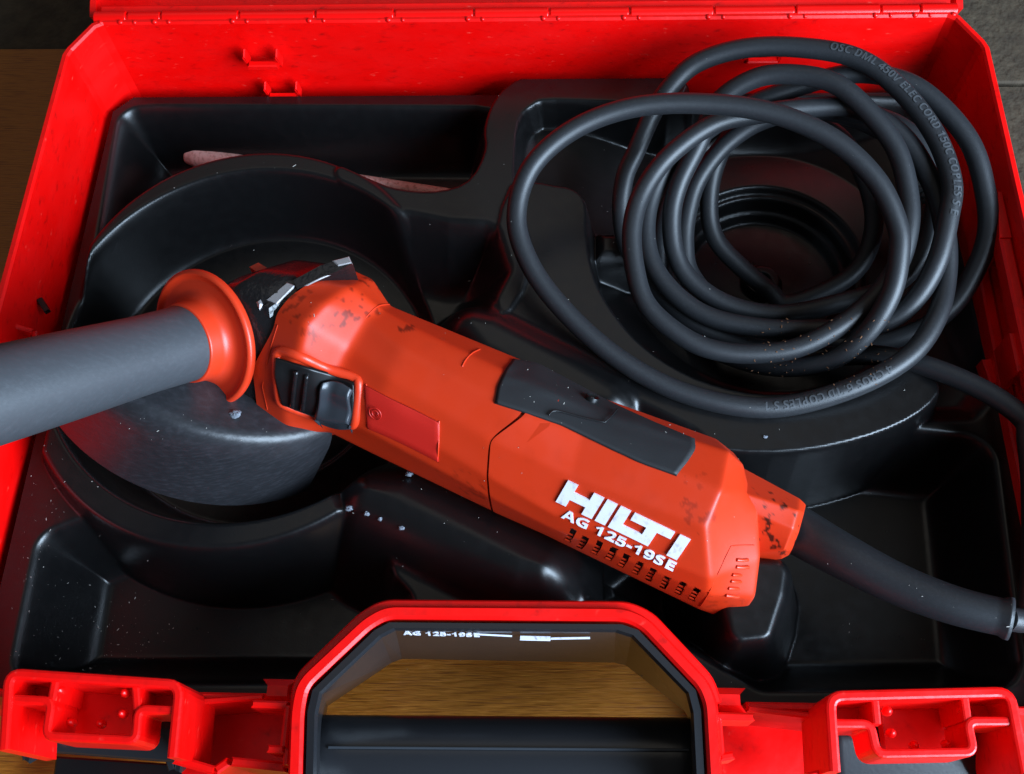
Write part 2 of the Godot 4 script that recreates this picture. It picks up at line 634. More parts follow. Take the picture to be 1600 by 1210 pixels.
func make_inlay() -> ArrayMesh:
	cuts = [
		shape(PackedVector2Array([Vector2(-0.2664,0.0263), Vector2(-0.2611,0.0193), Vector2(-0.2460,0.0183), Vector2(-0.0297,0.0210), Vector2(-0.0092,0.0254), Vector2(-0.0033,0.1015), Vector2(-0.0612,0.1438), Vector2(-0.1614,0.1345), Vector2(-0.2605,0.1439)]), 0.012, 0.022, 0.07),
		shape(PackedVector2Array([Vector2(-0.2564,0.3161), Vector2(-0.2355,0.3067), Vector2(-0.1632,0.2625), Vector2(-0.0830,0.3032), Vector2(-0.0736,0.3097), Vector2(-0.0622,0.3367), Vector2(-0.0520,0.3469), Vector2(-0.0493,0.3880), Vector2(-0.2546,0.3913)]), 0.012, 0.018, 0.07),
		shape(PackedVector2Array([Vector2(0.1370,0.2406), Vector2(0.2452,0.2527), Vector2(0.2639,0.2552), Vector2(0.2562,0.3855), Vector2(0.1286,0.3888), Vector2(0.0961,0.3696), Vector2(0.0423,0.3456), Vector2(0.0358,0.3198)]), 0.014, 0.018, 0.07),
		shape(PackedVector2Array([Vector2(-0.0003,0.0094), Vector2(0.2752,0.0116), Vector2(0.2812,0.0379), Vector2(0.2757,0.2279), Vector2(0.2606,0.2437), Vector2(0.1755,0.2482), Vector2(0.0724,0.2371), Vector2(0.0097,0.1706), Vector2(-0.0012,0.0869)]), 0.014, 0.057, 0.085),
	]
	lands = [
		shape(PackedVector2Array([Vector2(0.0139,0.0055), Vector2(0.0430,0.0044), Vector2(0.0785,0.0042), Vector2(0.1032,0.0063), Vector2(0.1103,0.0132), Vector2(0.1066,0.0222), Vector2(0.0961,0.0284), Vector2(0.0744,0.0294), Vector2(0.0463,0.0278), Vector2(0.0244,0.0268), Vector2(0.0150,0.0273), Vector2(0.0123,0.0283), Vector2(0.0100,0.0304), Vector2(0.0062,0.0334), Vector2(0.0031,0.0374), Vector2(0.0008,0.0433), Vector2(-0.0005,0.0525), Vector2(-0.0009,0.0634), Vector2(-0.0010,0.0735), Vector2(-0.0012,0.0809), Vector2(-0.0009,0.0875), Vector2(0.0002,0.0978), Vector2(0.0042,0.1153), Vector2(0.0087,0.1354), Vector2(0.0097,0.1530), Vector2(0.0055,0.1689), Vector2(-0.0018,0.1821), Vector2(-0.0120,0.1876), Vector2(-0.0275,0.1813), Vector2(-0.0459,0.1675), Vector2(-0.0627,0.1530), Vector2(-0.0761,0.1393), Vector2(-0.0873,0.1252), Vector2(-0.0969,0.1118), Vector2(-0.1062,0.0981), Vector2(-0.1134,0.0858), Vector2(-0.1160,0.0779), Vector2(-0.1112,0.0775), Vector2(-0.1019,0.0817), Vector2(-0.0931,0.0859), Vector2(-0.0867,0.0888), Vector2(-0.0809,0.0916), Vector2(-0.0745,0.0937), Vector2(-0.0666,0.0952), Vector2(-0.0583,0.0960), Vector2(-0.0505,0.0957), Vector2(-0.0431,0.0944), Vector2(-0.0365,0.0920), Vector2(-0.0310,0.0880), Vector2(-0.0267,0.0815), Vector2(-0.0237,0.0735), Vector2(-0.0218,0.0659), Vector2(-0.0214,0.0597), Vector2(-0.0222,0.0541), Vector2(-0.0224,0.0482), Vector2(-0.0214,0.0413), Vector2(-0.0199,0.0341), Vector2(-0.0177,0.0276), Vector2(-0.0149,0.0214), Vector2(-0.0114,0.0161), Vector2(-0.0069,0.0117), Vector2(-0.0032,0.0086), Vector2(0.0015,0.0067)]), 0.004, 0.085, 0.0, 5.0, 0.010),
		shape(PackedVector2Array([Vector2(-0.0038,0.0939), Vector2(0.0048,0.0886), Vector2(0.0151,0.0900), Vector2(0.0238,0.0921), Vector2(0.0297,0.0930), Vector2(0.0339,0.0946), Vector2(0.0372,0.0969), Vector2(0.0400,0.1000), Vector2(0.0418,0.1037), Vector2(0.0430,0.1083), Vector2(0.0434,0.1143), Vector2(0.0431,0.1210), Vector2(0.0432,0.1283), Vector2(0.0439,0.1364), Vector2(0.0449,0.1449), Vector2(0.0464,0.1530), Vector2(0.0483,0.1605), Vector2(0.0507,0.1675), Vector2(0.0539,0.1747), Vector2(0.0583,0.1827), Vector2(0.0634,0.1906), Vector2(0.0688,0.1978), Vector2(0.0746,0.2041), Vector2(0.0805,0.2095), Vector2(0.0870,0.2145), Vector2(0.0944,0.2193), Vector2(0.1021,0.2236), Vector2(0.1106,0.2271), Vector2(0.1205,0.2303), Vector2(0.1310,0.2326), Vector2(0.1419,0.2336), Vector2(0.1536,0.2329), Vector2(0.1655,0.2307), Vector2(0.1776,0.2276), Vector2(0.1906,0.2216), Vector2(0.2034,0.2148), Vector2(0.2147,0.2115), Vector2(0.2248,0.2144), Vector2(0.2329,0.2208), Vector2(0.2370,0.2272), Vector2(0.2358,0.2332), Vector2(0.2308,0.2391), Vector2(0.2240,0.2447), Vector2(0.2156,0.2499), Vector2(0.2056,0.2547), Vector2(0.1947,0.2589), Vector2(0.1823,0.2627), Vector2(0.1693,0.2659), Vector2(0.1561,0.2681), Vector2(0.1419,0.2693), Vector2(0.1279,0.2694), Vector2(0.1150,0.2681), Vector2(0.1042,0.2648), Vector2(0.0949,0.2601), Vector2(0.0847,0.2544), Vector2(0.0726,0.2480), Vector2(0.0600,0.2409), Vector2(0.0465,0.2322), Vector2(0.0299,0.2213), Vector2(0.0127,0.2090), Vector2(-0.0007,0.1960), Vector2(-0.0084,0.1825), Vector2(-0.0119,0.1686), Vector2(-0.0131,0.1530), Vector2(-0.0123,0.1322), Vector2(-0.0091,0.1101)]), 0.004, 0.085, 0.0, 6.0, 0.009),
		shape(PackedVector2Array([Vector2(-0.0702,0.3038), Vector2(-0.0584,0.3325), Vector2(-0.0490,0.3410), Vector2(-0.0160,0.3406), Vector2(0.0087,0.3427), Vector2(0.0289,0.3355), Vector2(-0.0340,0.2991)]), 0.008, 0.066, 0.0, 3.0),
	]
	late_cuts = [
		shape(PackedVector2Array([Vector2(-0.0824,0.1156), Vector2(-0.0650,0.1165), Vector2(-0.0413,0.1222), Vector2(-0.0147,0.1241), Vector2(-0.0062,0.1530), Vector2(-0.0213,0.1877), Vector2(0.0359,0.2244), Vector2(0.0983,0.2589), Vector2(0.1303,0.2916), Vector2(0.1306,0.3688), Vector2(0.0675,0.3576), Vector2(0.0451,0.3475), Vector2(0.0288,0.3242), Vector2(-0.0538,0.2898), Vector2(-0.0854,0.3045), Vector2(-0.0961,0.2829), Vector2(-0.1159,0.2292)]), 0.008, 0.04, 0.085, 3.2),
	]
	ridges = [
		shape(PackedVector2Array([Vector2(-0.0397,0.1905), Vector2(-0.0379,0.1812), Vector2(-0.0268,0.1803), Vector2(-0.0082,0.1845), Vector2(0.0358,0.2100), Vector2(0.0623,0.2274), Vector2(0.0690,0.2403), Vector2(0.0565,0.2537), Vector2(0.0286,0.2463), Vector2(-0.0218,0.2151)]), 0.012, 0.094, 0.0, 2.2, 0.03),
		shape(PackedVector2Array([Vector2(-0.0932,0.2956), Vector2(-0.0913,0.2865), Vector2(-0.0778,0.2831), Vector2(-0.0536,0.2836), Vector2(-0.0116,0.3054), Vector2(0.0287,0.3274), Vector2(0.0303,0.3407), Vector2(0.0190,0.3475), Vector2(0.0027,0.3454), Vector2(-0.0307,0.3298), Vector2(-0.0793,0.3061)]), 0.012, 0.096, 0.0, 2.2, 0.034),
		shape(PackedVector2Array([Vector2(0.1039,0.3281), Vector2(0.1403,0.3270), Vector2(0.1449,0.3326), Vector2(0.1416,0.3474), Vector2(0.1320,0.3714), Vector2(0.1105,0.3739)]), 0.008, 0.09, 0.0, 4.0),
		shape(PackedVector2Array([Vector2(0.0500,0.1116), Vector2(0.0714,0.1117), Vector2(0.0709,0.1306), Vector2(0.0497,0.1307)]), 0.002, 0.063, 0.0, 3.0),
	]
	var step := 0.00115
	var x0 := -0.2735
	var z0 := 0.0085
	var nx := 476
	var nz := 339
	var H := PackedFloat32Array()
	H.resize(nx * nz)
	for j in nz:
		for i in nx:
			H[j * nx + i] = inlay_height(x0 + i * step, z0 + j * step)
	var V := PackedVector3Array()
	var N := PackedVector3Array()
	var I := PackedInt32Array()
	var handle := PackedVector2Array([Vector2(-0.0893,0.4616), Vector2(-0.0962,0.3991), Vector2(-0.0625,0.3629), Vector2(0.0662,0.3623), Vector2(0.0955,0.3953), Vector2(0.0930,0.4578)])
	for j in nz:
		for i in nx:
			V.append(Vector3(x0 + i * step, H[j * nx + i], z0 + j * step))
			var hx := H[j * nx + mini(i + 1, nx - 1)] - H[j * nx + maxi(i - 1, 0)]
			var hz := H[mini(j + 1, nz - 1) * nx + i] - H[maxi(j - 1, 0) * nx + i]
			N.append(Vector3(-hx, 2.0 * step, -hz).normalized())
	for j in nz - 1:
		for i in nx - 1:
			var c := Vector2(x0 + (i + 0.5) * step, z0 + (j + 0.5) * step)
			if c.y > 0.35 and Geometry2D.is_point_in_polygon(c, handle):
				continue
			if c.y < 0.02 and absf(c.x) - 0.2735 > -(0.012 - (c.y - 0.0085)):
				continue
			var a := j * nx + i
			I.append_array([a, a + 1, a + nx + 1, a, a + nx + 1, a + nx])
	return arr_mesh(V, N, I)

# ---------------------------------------------------------------- scene
func _ready() -> void:
	rng.seed = 7
	# --- camera, light, air
	var cam := Camera3D.new()
	cam.name = "camera"
	cam.fov = 41.4257
	cam.near = 0.01
	cam.far = 50.0
	add_child(cam)
	cam.transform = Transform3D(Basis(Vector3(0.999157,-0.034635,-0.022040), Vector3(-0.005216,0.425414,-0.904984), Vector3(0.040721,0.904336,0.424875)), Vector3(0.02339,0.60396,0.47435))
	cam.current = true
	var we := WorldEnvironment.new()
	we.name = "world_environment"
	var e := Environment.new()
	e.background_mode = Environment.BG_COLOR
	e.background_color = Color(0.31, 0.315, 0.325)
	e.background_energy_multiplier = 1.0
	e.tonemap_mode = Environment.TONE_MAPPER_LINEAR
	e.tonemap_exposure = 1.0
	e.sdfgi_enabled = true
	e.ssao_enabled = true
	e.ssil_enabled = true
	we.environment = e
	add_child(we)
	var win := AreaLight3D.new()
	win.name = "window_light"
	win.area_size = Vector2(1.0, 1.0)
	win.light_color = Color(0.8, 0.9, 1.0)
	win.light_energy = 9.6
	win.shadow_enabled = true
	add_child(win)
	var ceil_ := AreaLight3D.new()
	ceil_.name = "ceiling_light"
	ceil_.area_size = Vector2(1.8, 1.3)
	ceil_.light_color = Color(1.0, 0.96, 0.9)
	ceil_.light_energy = 0.28
	ceil_.shadow_enabled = true
	add_child(ceil_)
	ceil_.look_at_from_position(Vector3(-0.1, 2.1, -0.75), Vector3(0.0, 0.1, 0.2), Vector3.UP)
	win.position = Vector3(1.15, 0.8, 0.98)
	win.look_at_from_position(win.position, Vector3(0.0, 0.1, 0.2), Vector3.UP)
	make_materials()
	build_setting()
	build_case()
	build_inlay()
	build_grinder()
	build_cord()
	build_small()

func build_setting() -> void:
	# the concrete floor with its joint, and the wooden board the case stands on
	var floor_ := Node3D.new()
	floor_.name = "concrete_floor"
	floor_.set_meta("kind", "structure")
	add_child(floor_)
	var zj := -0.078
	part("slab", one_prism(PackedVector2Array([Vector2(-1.6, -1.6), Vector2(1.6, -1.6), Vector2(1.6, zj - 0.0015), Vector2(-1.6, zj - 0.0015)]), -0.06, -0.02, 0.0015), M.concrete, floor_)
	part("slab", one_prism(PackedVector2Array([Vector2(-1.6, zj + 0.0015), Vector2(1.6, zj + 0.0015), Vector2(1.6, 1.4), Vector2(-1.6, 1.4)]), -0.06, -0.0202, 0.0015), M.concrete, floor_)
	var board := part("wooden_board", one_prism(PackedVector2Array([Vector2(-0.9, -0.104), Vector2(0.27, -0.101), Vector2(0.27, 0.8), Vector2(-0.9, 0.8)]), -0.0198, 0.0, 0.001), M.wood)
	board.set_meta("kind", "structure")

func build_case() -> void:
	var c := thing("tool_case", "open red plastic tool case with black carrying handle and hinged lid standing behind", "tool case", Vector3(0, 0, 0.2))
	# walls: swept profile, thicker towards the foot
	var wall := [Vector2(-0.012, 0.0), Vector2(0.0, 0.02), Vector2(0.0, 0.1235), Vector2(-0.001, 0.125), Vector2(-0.0035, 0.125), Vector2(-0.0045, 0.1235), Vector2(-0.0085, 0.06), Vector2(-0.02, 0.004)]
	for k in wall.size():
		wall[k].x = -wall[k].x
	var path := [Vector2(-0.28, 0.402), Vector2(-0.28, 0.0225), Vector2(-0.2785, 0.018), Vector2(-0.2675, -0.001), Vector2(-0.263, -0.0035), Vector2(0.263, -0.0035), Vector2(0.2675, -0.001), Vector2(0.2785, 0.018), Vector2(0.28, 0.0225), Vector2(0.28, 0.402)]
	path.reverse()
	for k in wall.size():
		wall[k].x = -wall[k].x
	part("shell", sweep(path, wall), M.red, c)
	part("bottom", one_prism(PackedVector2Array([Vector2(-0.262, 0.012), Vector2(0.262, 0.012), Vector2(0.262, 0.36), Vector2(-0.262, 0.36)]), 0.002, 0.006, 0.001), M.red, c)
	var fl := [Vector2(-0.279, 0.3985), Vector2(-0.118, 0.3985), Vector2(-0.118, 0.4025), Vector2(-0.279, 0.4025)]
	part("front_wall", one_prism(PackedVector2Array(fl), 0.002, 0.083), M.red, c)
	for k in 4:
		fl[k].x = -fl[k].x
	part("front_wall", one_prism(PackedVector2Array(fl), 0.002, 0.083), M.red, c)
	# hinge barrels
	var z := -0.0098
	var hx := [145, 200, 255, 380, 502, 627, 752, 870, 995, 1125, 1250, 1380, 1440, 1498]
	var ends := []
	for p in hx:
		ends.append(lerpf(-0.2705, 0.2705, (p - 145.0) / 1353.0))
	for k in ends.size() - 1:
		var r := 0.0045 if k % 2 == 0 else 0.0041
		var a := Vector3(ends[k] + 0.0006, 0.1225, z)
		var b := Vector3(ends[k + 1] - 0.0006, 0.1225, z)
		var L: float = b.x - a.x
		part("hinge_barrel", lathe(round_profile([Vector2(0, 0), Vector2(r, 0), Vector2(r, L), Vector2(0, L)], 0.0008), a, Vector3.RIGHT, 24), M.red_gloss, c)
		part("hinge_lug", lump(Vector3(b.x - 0.003, 0.1245, z + 0.0052), Vector3(0.0018, 0.0016, 0.0016), 3, 0.1), M.red, c)
		part("hinge_lug", lump(Vector3(a.x + 0.005, 0.1243, z + 0.0052), Vector3(0.0014, 0.0014, 0.0014), 4, 0.1), M.red, c)
	part("hinge_pin", lathe([Vector2(0, 0), Vector2(0.003, 0), Vector2(0.0025, 0.54), Vector2(0, 0.54)], Vector3(-0.27, 0.1225, z), Vector3.RIGHT, 10), M.red, c)
	# lid leaning back behind the hinge
	var lid := Node3D.new()
	lid.name = "lid"
	c.add_child(lid)
	lid.position = Vector3(0, 0.118, -0.0162) - c.position
	lid.rotation.x = -1.2
	var st := new_st()
	bar(st, Vector3(-0.268, 0.006, 0.0), Vector3(0.268, 0.006, 0.0), 0.006, 0.012)
	var lm := MeshInstance3D.new()
	lm.name = "lid_edge"
	lm.mesh = done(st)
	lm.material_override = M.red
	lid.add_child(lm)
	st = new_st()
	bar(st, Vector3(-0.275, 0.4, -0.05), Vector3(0.275, 0.4, -0.05), 0.004, 0.4)
	var lp := MeshInstance3D.new()
	lp.name = "lid_panel"
	lp.mesh = done(st)
	lp.material_override = M.red
	lid.add_child(lp)
	for s in [-1, 1]:
		st = new_st()
		bar(st, Vector3(0.275 * s, 0.4, -0.0482), Vector3(0.275 * s, 0.4, 0.0), 0.004, 0.4)
		var lw := MeshInstance3D.new()
		lw.name = "lid_side"
		lw.mesh = done(st)
		lw.material_override = M.red
		lid.add_child(lw, true)
	st = new_st()
	bar(st, Vector3(-0.273, 0.4, -0.0225), Vector3(0.273, 0.4, -0.0225), 0.047, 0.004)
	var lt := MeshInstance3D.new()
	lt.name = "lid_rim"
	lt.mesh = done(st)
	lt.material_override = M.red
	lid.add_child(lt)
	# clips on the back wall: two prongs and a shelf
	for p in [[399, 97, 0.0], [409, 159, 0.0], [1220, 101, 0.0]]:
		var hgt := 0.1085 if p[1] < 120 else 0.0785
		var cx := lerpf(-0.279, 0.279, (p[0] - 119.0) / 1409.0) + (0.004 if hgt < 0.08 else 0.002) * (1.0 if p[0] < 800 else -1.0)
		st = new_st()
		bar(st, Vector3(cx - 0.0105, hgt, 0.0025), Vector3(cx - 0.0105, hgt - 0.002, 0.0085), 0.0016, 0.014)
		bar(st, Vector3(cx + 0.0105, hgt, 0.0025), Vector3(cx + 0.0105, hgt - 0.002, 0.0085), 0.0016, 0.014)
		bar(st, Vector3(cx - 0.0097, hgt - 0.0095, 0.0062), Vector3(cx + 0.0097, hgt - 0.0095, 0.0062), 0.0046, 0.0035)
		part("clip", done(st), M.red, c)
	# left wall: shallow rib, slit and tab
	part("slot", one_bar(Vector3(-0.2787,0.0930,0.1783), Vector3(-0.2733,0.0910,0.1857), 0.0032, 0.004, 0.0003), M.black, c)
	part("tab", one_bar(Vector3(-0.2805,0.1070,0.2039), Vector3(-0.2727,0.1000,0.2037), 0.003, 0.01), M.red, c)
	part("tab", one_bar(Vector3(-0.2727,0.1000,0.2037), Vector3(-0.2720,0.0980,0.2080), 0.003, 0.01), M.red, c)
	# right wall: recessed pocket in a raised surround
	for w in [[0.118, 0.149, 0.066, 0.112], [0.1491, 0.4, 0.1015, 0.112], [0.1491, 0.4, 0.066, 0.0795]]:
		var taper: float = 0.0045 if w[0] < 0.14 else 0.0
		part("wall_liner", one_prism(PackedVector2Array([Vector2(0.2724 + taper, w[0]), Vector2(0.279, w[0]), Vector2(0.279, w[1]), Vector2(0.2724, w[1])]), w[2], w[3], 0.0012), M.red, c)
	part("tab", one_bar(Vector3(0.2699,0.0740,0.2057), Vector3(0.2720,0.0740,0.2218), 0.005, 0.01), M.red, c)
	part("tab", one_bar(Vector3(0.2715, 0.106, 0.206), Vector3(0.2715, 0.106, 0.23), 0.003, 0.022), M.red, c)
	build_handle(c)
	build_latches(c)

func build_handle(c: Node3D) -> void:
	# red rim round the hand hole
	var path := [Vector2(-0.0888,0.4622), Vector2(-0.0928,0.4112), Vector2(-0.0917,0.3998), Vector2(-0.0639,0.3713), Vector2(-0.0554,0.3663), Vector2(0.0570,0.3656), Vector2(0.0659,0.3694), Vector2(0.0918,0.3973), Vector2(0.0945,0.4051), Vector2(0.0946,0.4584)]
	var prof := [Vector2(0.0045, 0.06), Vector2(0.0045, 0.1165), Vector2(0.003, 0.1195), Vector2(-0.0008, 0.1195), Vector2(-0.0022, 0.1180), Vector2(-0.0022, 0.112), Vector2(0.0018, 0.108), Vector2(0.0018, 0.06)]
	part("handle_rim", sweep(round_profile(path, 0.012, 5), prof), M.red, c)
	for p in [[Vector3(-0.0419,0.1130,0.3615), Vector3(-0.0140,0.1130,0.3614)], [Vector3(0.0119,0.1130,0.3613), Vector3(0.0463,0.1130,0.3614)]]:
		part("rim_tab", one_bar(p[0], p[1], 0.006, 0.02, 0.001), M.red, c)
	part("rim_flange", sweep(round_profile([Vector2(-0.0947,0.4101), Vector2(-0.0950,0.3968), Vector2(-0.0671,0.3672), Vector2(-0.0582,0.3618), Vector2(0.0592,0.3610), Vector2(0.0688,0.3652), Vector2(0.0951,0.3942), Vector2(0.0975,0.4040)], 0.01, 4), [Vector2(0.004, 0.09), Vector2(0.004, 0.112), Vector2(0.003, 0.1135), Vector2(-0.001, 0.1135), Vector2(-0.001, 0.09)]), M.red, c)
	# black funnel down to the hole
	var top := [Vector3(-0.0850,0.1195,0.4621), Vector3(-0.0890,0.1195,0.4116), Vector3(-0.0877,0.1195,0.4019), Vector3(-0.0610,0.1195,0.3739), Vector3(-0.0543,0.1195,0.3701), Vector3(0.0561,0.1195,0.3694), Vector3(0.0638,0.1195,0.3720), Vector3(0.0891,0.1195,0.3989), Vector3(0.0910,0.1195,0.4079), Vector3(0.0909,0.1195,0.4584)]
	var low := [Vector3(-0.0896,0.0500,0.4602), Vector3(-0.0949,0.0500,0.4076), Vector3(-0.0943,0.0500,0.3998), Vector3(-0.0622,0.0500,0.3769), Vector3(-0.0568,0.0500,0.3748), Vector3(0.0562,0.0500,0.3750), Vector3(0.0623,0.0500,0.3763), Vector3(0.0921,0.0500,0.3992), Vector3(0.0938,0.0500,0.4030), Vector3(0.0930,0.0500,0.4563)]
	var rows := [[], [], [], []]
	for k in top.size():
		var a: Vector3 = top[k]
		var b: Vector3 = low[k]
		var ctr := Vector3(0.0, 0.0, 0.43)
		var inw := Vector3(ctr.x - a.x, 0, ctr.z - a.z).normalized()
		rows[0].append(a + Vector3(0, -0.0015, 0))
		rows[1].append(a + inw * 0.0035 + Vector3(0, -0.0012, 0))
		rows[2].append(a + inw * 0.0045 + Vector3(0, -0.004, 0))
		rows[3].append(b)
	var st := new_st()
	for i in 3:
		for k in top.size() - 1:
			quad(st, rows[i][k], rows[i][k + 1], rows[i + 1][k + 1], rows[i + 1][k])
	part("hand_hole_lining", done(st), M.chute, c)
	# folded-down grip bar
	var g := []
	for k in 13:
		g.append(Vector3(-0.1009,0.0700,0.4284).lerp(Vector3(0.1014,0.0700,0.4263), k / 12.0))
	part("handle_grip", tube(g, func(_t): return 0.0215, 32), M.chute, c)
	part("grip_seam", one_bar(Vector3(-0.0834,0.0925,0.4243), Vector3(0.0883,0.0925,0.4223), 0.0012, 0.003, 0.0003), M.slider, c)
	# label on the lining
	var tm := lettering("AG 125-19SE", 0.0042, 0.0004)
	var t := part("label_print", tm, M.print, c)
	var x_ := (Vector3(-0.0158,0.1120,0.3734) - Vector3(-0.0459,0.1120,0.3730)).normalized()
	var up_ := (Vector3(-0.0305,0.1155,0.3726) - Vector3(-0.0312,0.1080,0.3738)).normalized()
	up_ = (up_ - x_ * up_.dot(x_)).normalized()
	t.transform = Transform3D(Basis(x_, up_, x_.cross(up_)), Vector3(-0.0296,0.1122,0.3737) + x_.cross(up_) * 0.0004 - c.position)
	part("label_strip", one_bar(Vector3(-0.0149,0.1120,0.3737), Vector3(0.0041,0.1110,0.3742), 0.0008, 0.0006, 0.0001), M.print, c)
	part("label_strip", one_bar(Vector3(0.0078,0.1105,0.3749), Vector3(0.0224,0.1105,0.3750), 0.0022, 0.0008, 0.0002), M.print, c)
	part("label_strip", one_bar(Vector3(0.0224,0.1105,0.3750), Vector3(0.0413,0.1105,0.3744), 0.0010, 0.0006, 0.0001), M.print, c)

func build_latches(c: Node3D) -> void:
	var h := 0.12
	var sides := [
		{"back": [Vector3(-0.2296,0.1200,0.3974), Vector3(-0.1510,0.1200,0.4010)], "outer": [Vector2(-0.2265,0.4309), Vector2(-0.2322,0.3968), Vector2(-0.1501,0.4007), Vector2(-0.1482,0.4327)],
			"inner": [Vector2(-0.2282,0.4082), Vector2(-0.2098,0.4088), Vector2(-0.2091,0.4244), Vector2(-0.1669,0.4255), Vector2(-0.1682,0.4118), Vector2(-0.1507,0.4121)],
			"box": [[Vector2(-0.2105,0.3991), Vector2(-0.2103,0.4086)], [Vector2(-0.1716,0.4013), Vector2(-0.1689,0.4117)]],
			"floor": PackedVector2Array([Vector2(-0.2298,0.3965), Vector2(-0.1845,0.3982), Vector2(-0.1819,0.4201), Vector2(-0.2260,0.4197)]), "shelf": [PackedVector2Array([Vector2(-0.2406,0.3948), Vector2(-0.2206,0.3957), Vector2(-0.2195,0.4065), Vector2(-0.2386,0.4057)]), PackedVector2Array([Vector2(-0.1783,0.3980), Vector2(-0.1587,0.3989), Vector2(-0.1582,0.4096), Vector2(-0.1770,0.4088)])],
			"pegs": [Vector3(-0.2086,0.1120,0.4034), Vector3(-0.2093,0.1120,0.4115), Vector3(-0.1777,0.1120,0.4040), Vector3(-0.1772,0.1120,0.4133), Vector3(-0.2061,0.1000,0.4163), Vector3(-0.1917,0.1000,0.4167)]},
		{"back": [Vector3(0.1500,0.1200,0.4008), Vector3(0.2315,0.1200,0.3972)], "outer": [Vector2(0.1482,0.4330), Vector2(0.1495,0.4008), Vector2(0.2303,0.3975), Vector2(0.2308,0.4337)],
			"inner": [Vector2(0.1501,0.4126), Vector2(0.1666,0.4123), Vector2(0.1678,0.4251), Vector2(0.2104,0.4235), Vector2(0.2098,0.4105), Vector2(0.2278,0.4101)],
			"box": [[Vector2(0.1701,0.4007), Vector2(0.1697,0.4122)], [Vector2(0.2104,0.3987), Vector2(0.2102,0.4103)]],
			"floor": PackedVector2Array([Vector2(0.1816,0.3975), Vector2(0.2228,0.3950), Vector2(0.2213,0.4191), Vector2(0.1817,0.4204)]), "shelf": [PackedVector2Array([Vector2(0.1552,0.3984), Vector2(0.1768,0.3974), Vector2(0.1758,0.4096), Vector2(0.1551,0.4105)]), PackedVector2Array([Vector2(0.2173,0.3956), Vector2(0.2395,0.3940), Vector2(0.2394,0.4073), Vector2(0.2170,0.4082)])],
			"pegs": [Vector3(0.1763,0.1120,0.4060), Vector3(0.1767,0.1120,0.4155), Vector3(0.2098,0.1120,0.4048), Vector3(0.2101,0.1120,0.4137), Vector3(0.1902,0.1000,0.4195), Vector3(0.2049,0.1000,0.4186)]},
	]
	for s in sides:
		var hs := Node3D.new()
		hs.name = "latch_housing"
		c.add_child(hs, true)
		hs.position = s.back[0] * Vector3(1, 0, 1) - c.position
		var place := func(called: String, m: Mesh, mt: Material) -> void: part(called, m, mt, hs)
		place.call("outer_rim", rim(s.outer, 0.0050, 0.07, 0.12, 0.006), M.red)
		place.call("inner_rim", rim(s.inner, 0.0042, 0.092, 0.1185, 0.004), M.red)
		for b in s.box:
			place.call("box_wall", rim(b, 0.0040, 0.088, 0.1175, 0.0), M.red)
		place.call("box_floor", one_prism(s.floor, 0.078, 0.086, 0.0), M.red)
		for f in s.shelf:
			place.call("shelf", one_prism(f, 0.088, 0.096, 0.0), M.red)
		for p in s.pegs:
			place.call("peg", lump(p, Vector3(0.0022, 0.004, 0.0022), 5, 0.1), M.red)
	# recesses between housing and handle: floor, low back wall, front lip, hook
	var rec := [
		{"floor": PackedVector2Array([Vector2(-0.1734,0.3992), Vector2(-0.1118,0.3955), Vector2(-0.1074,0.4347), Vector2(-0.1675,0.4358)]), "y": 0.046, "back": [Vector3(-0.1593,0.0860,0.4041), Vector3(-0.1189,0.0860,0.4007)], "wall": [Vector3(-0.1491,0.1180,0.4039), Vector3(-0.1466,0.1180,0.4336)],
			"front": [[Vector3(-0.1545,0.1000,0.4316), Vector3(-0.1340,0.1000,0.4365)], [Vector3(-0.1340,0.1000,0.4365), Vector3(-0.1283,0.1000,0.4322)], [Vector3(-0.1271,0.1000,0.4322), Vector3(-0.1008,0.1000,0.4342)]], "lump": Vector3(-0.1091,0.0950,0.3997),
			"hook": [[Vector3(-0.1174,0.1120,0.4076), Vector3(-0.0998,0.1120,0.4079)], [Vector3(-0.0999,0.1120,0.4073), Vector3(-0.0999,0.1120,0.4272)], [Vector3(-0.1076,0.1120,0.4273), Vector3(-0.0993,0.1120,0.4275)]], "side": [Vector3(-0.0998,0.1100,0.4071), Vector3(-0.0984,0.1100,0.4347)]},
		{"floor": PackedVector2Array([Vector2(0.1106,0.3908), Vector2(0.1758,0.3897), Vector2(0.1717,0.4415), Vector2(0.1095,0.4427)]), "y": 0.02, "back": [Vector3(0.1179,0.0860,0.4020), Vector3(0.1566,0.0860,0.4058)], "wall": [Vector3(0.1492,0.1180,0.4022), Vector3(0.1488,0.1180,0.4323)],
			"front": [[Vector3(0.1534,0.1000,0.4307), Vector3(0.1403,0.1000,0.4343)]], "lump": Vector3(0.1074,0.0950,0.4002),
			"hook": [[Vector3(0.0989,0.1120,0.4093), Vector3(0.1163,0.1120,0.4093)], [Vector3(0.0995,0.1120,0.4093), Vector3(0.0998,0.1120,0.4273)], [Vector3(0.0992,0.1120,0.4273), Vector3(0.1059,0.1120,0.4261)]], "side": [Vector3(0.0971,0.1100,0.4051), Vector3(0.0969,0.1100,0.4356)]},
	]
	for r in rec:
		var b := Node3D.new()
		b.name = "side_recess"
		c.add_child(b, true)
		b.position = r.back[0] * Vector3(1, 0, 1) - c.position
		part("recess_floor", one_prism(r.floor, r.y - 0.01, r.y, 0.0), M.red, b)
		part("recess_wall", one_bar(r.back[0], r.back[1], 0.003, 0.045), M.red, b)
		part("recess_wall", one_bar(r.side[0], r.side[1], 0.003, 0.06), M.red, b)
		for f in r.front:
			part("front_lip", one_bar(f[0], f[1], 0.0042, 0.06, 0.001), M.red, b)
		for f in r.hook:
			part("hook", one_bar(f[0], f[1], 0.0034, 0.022, 0.001), M.red, b)
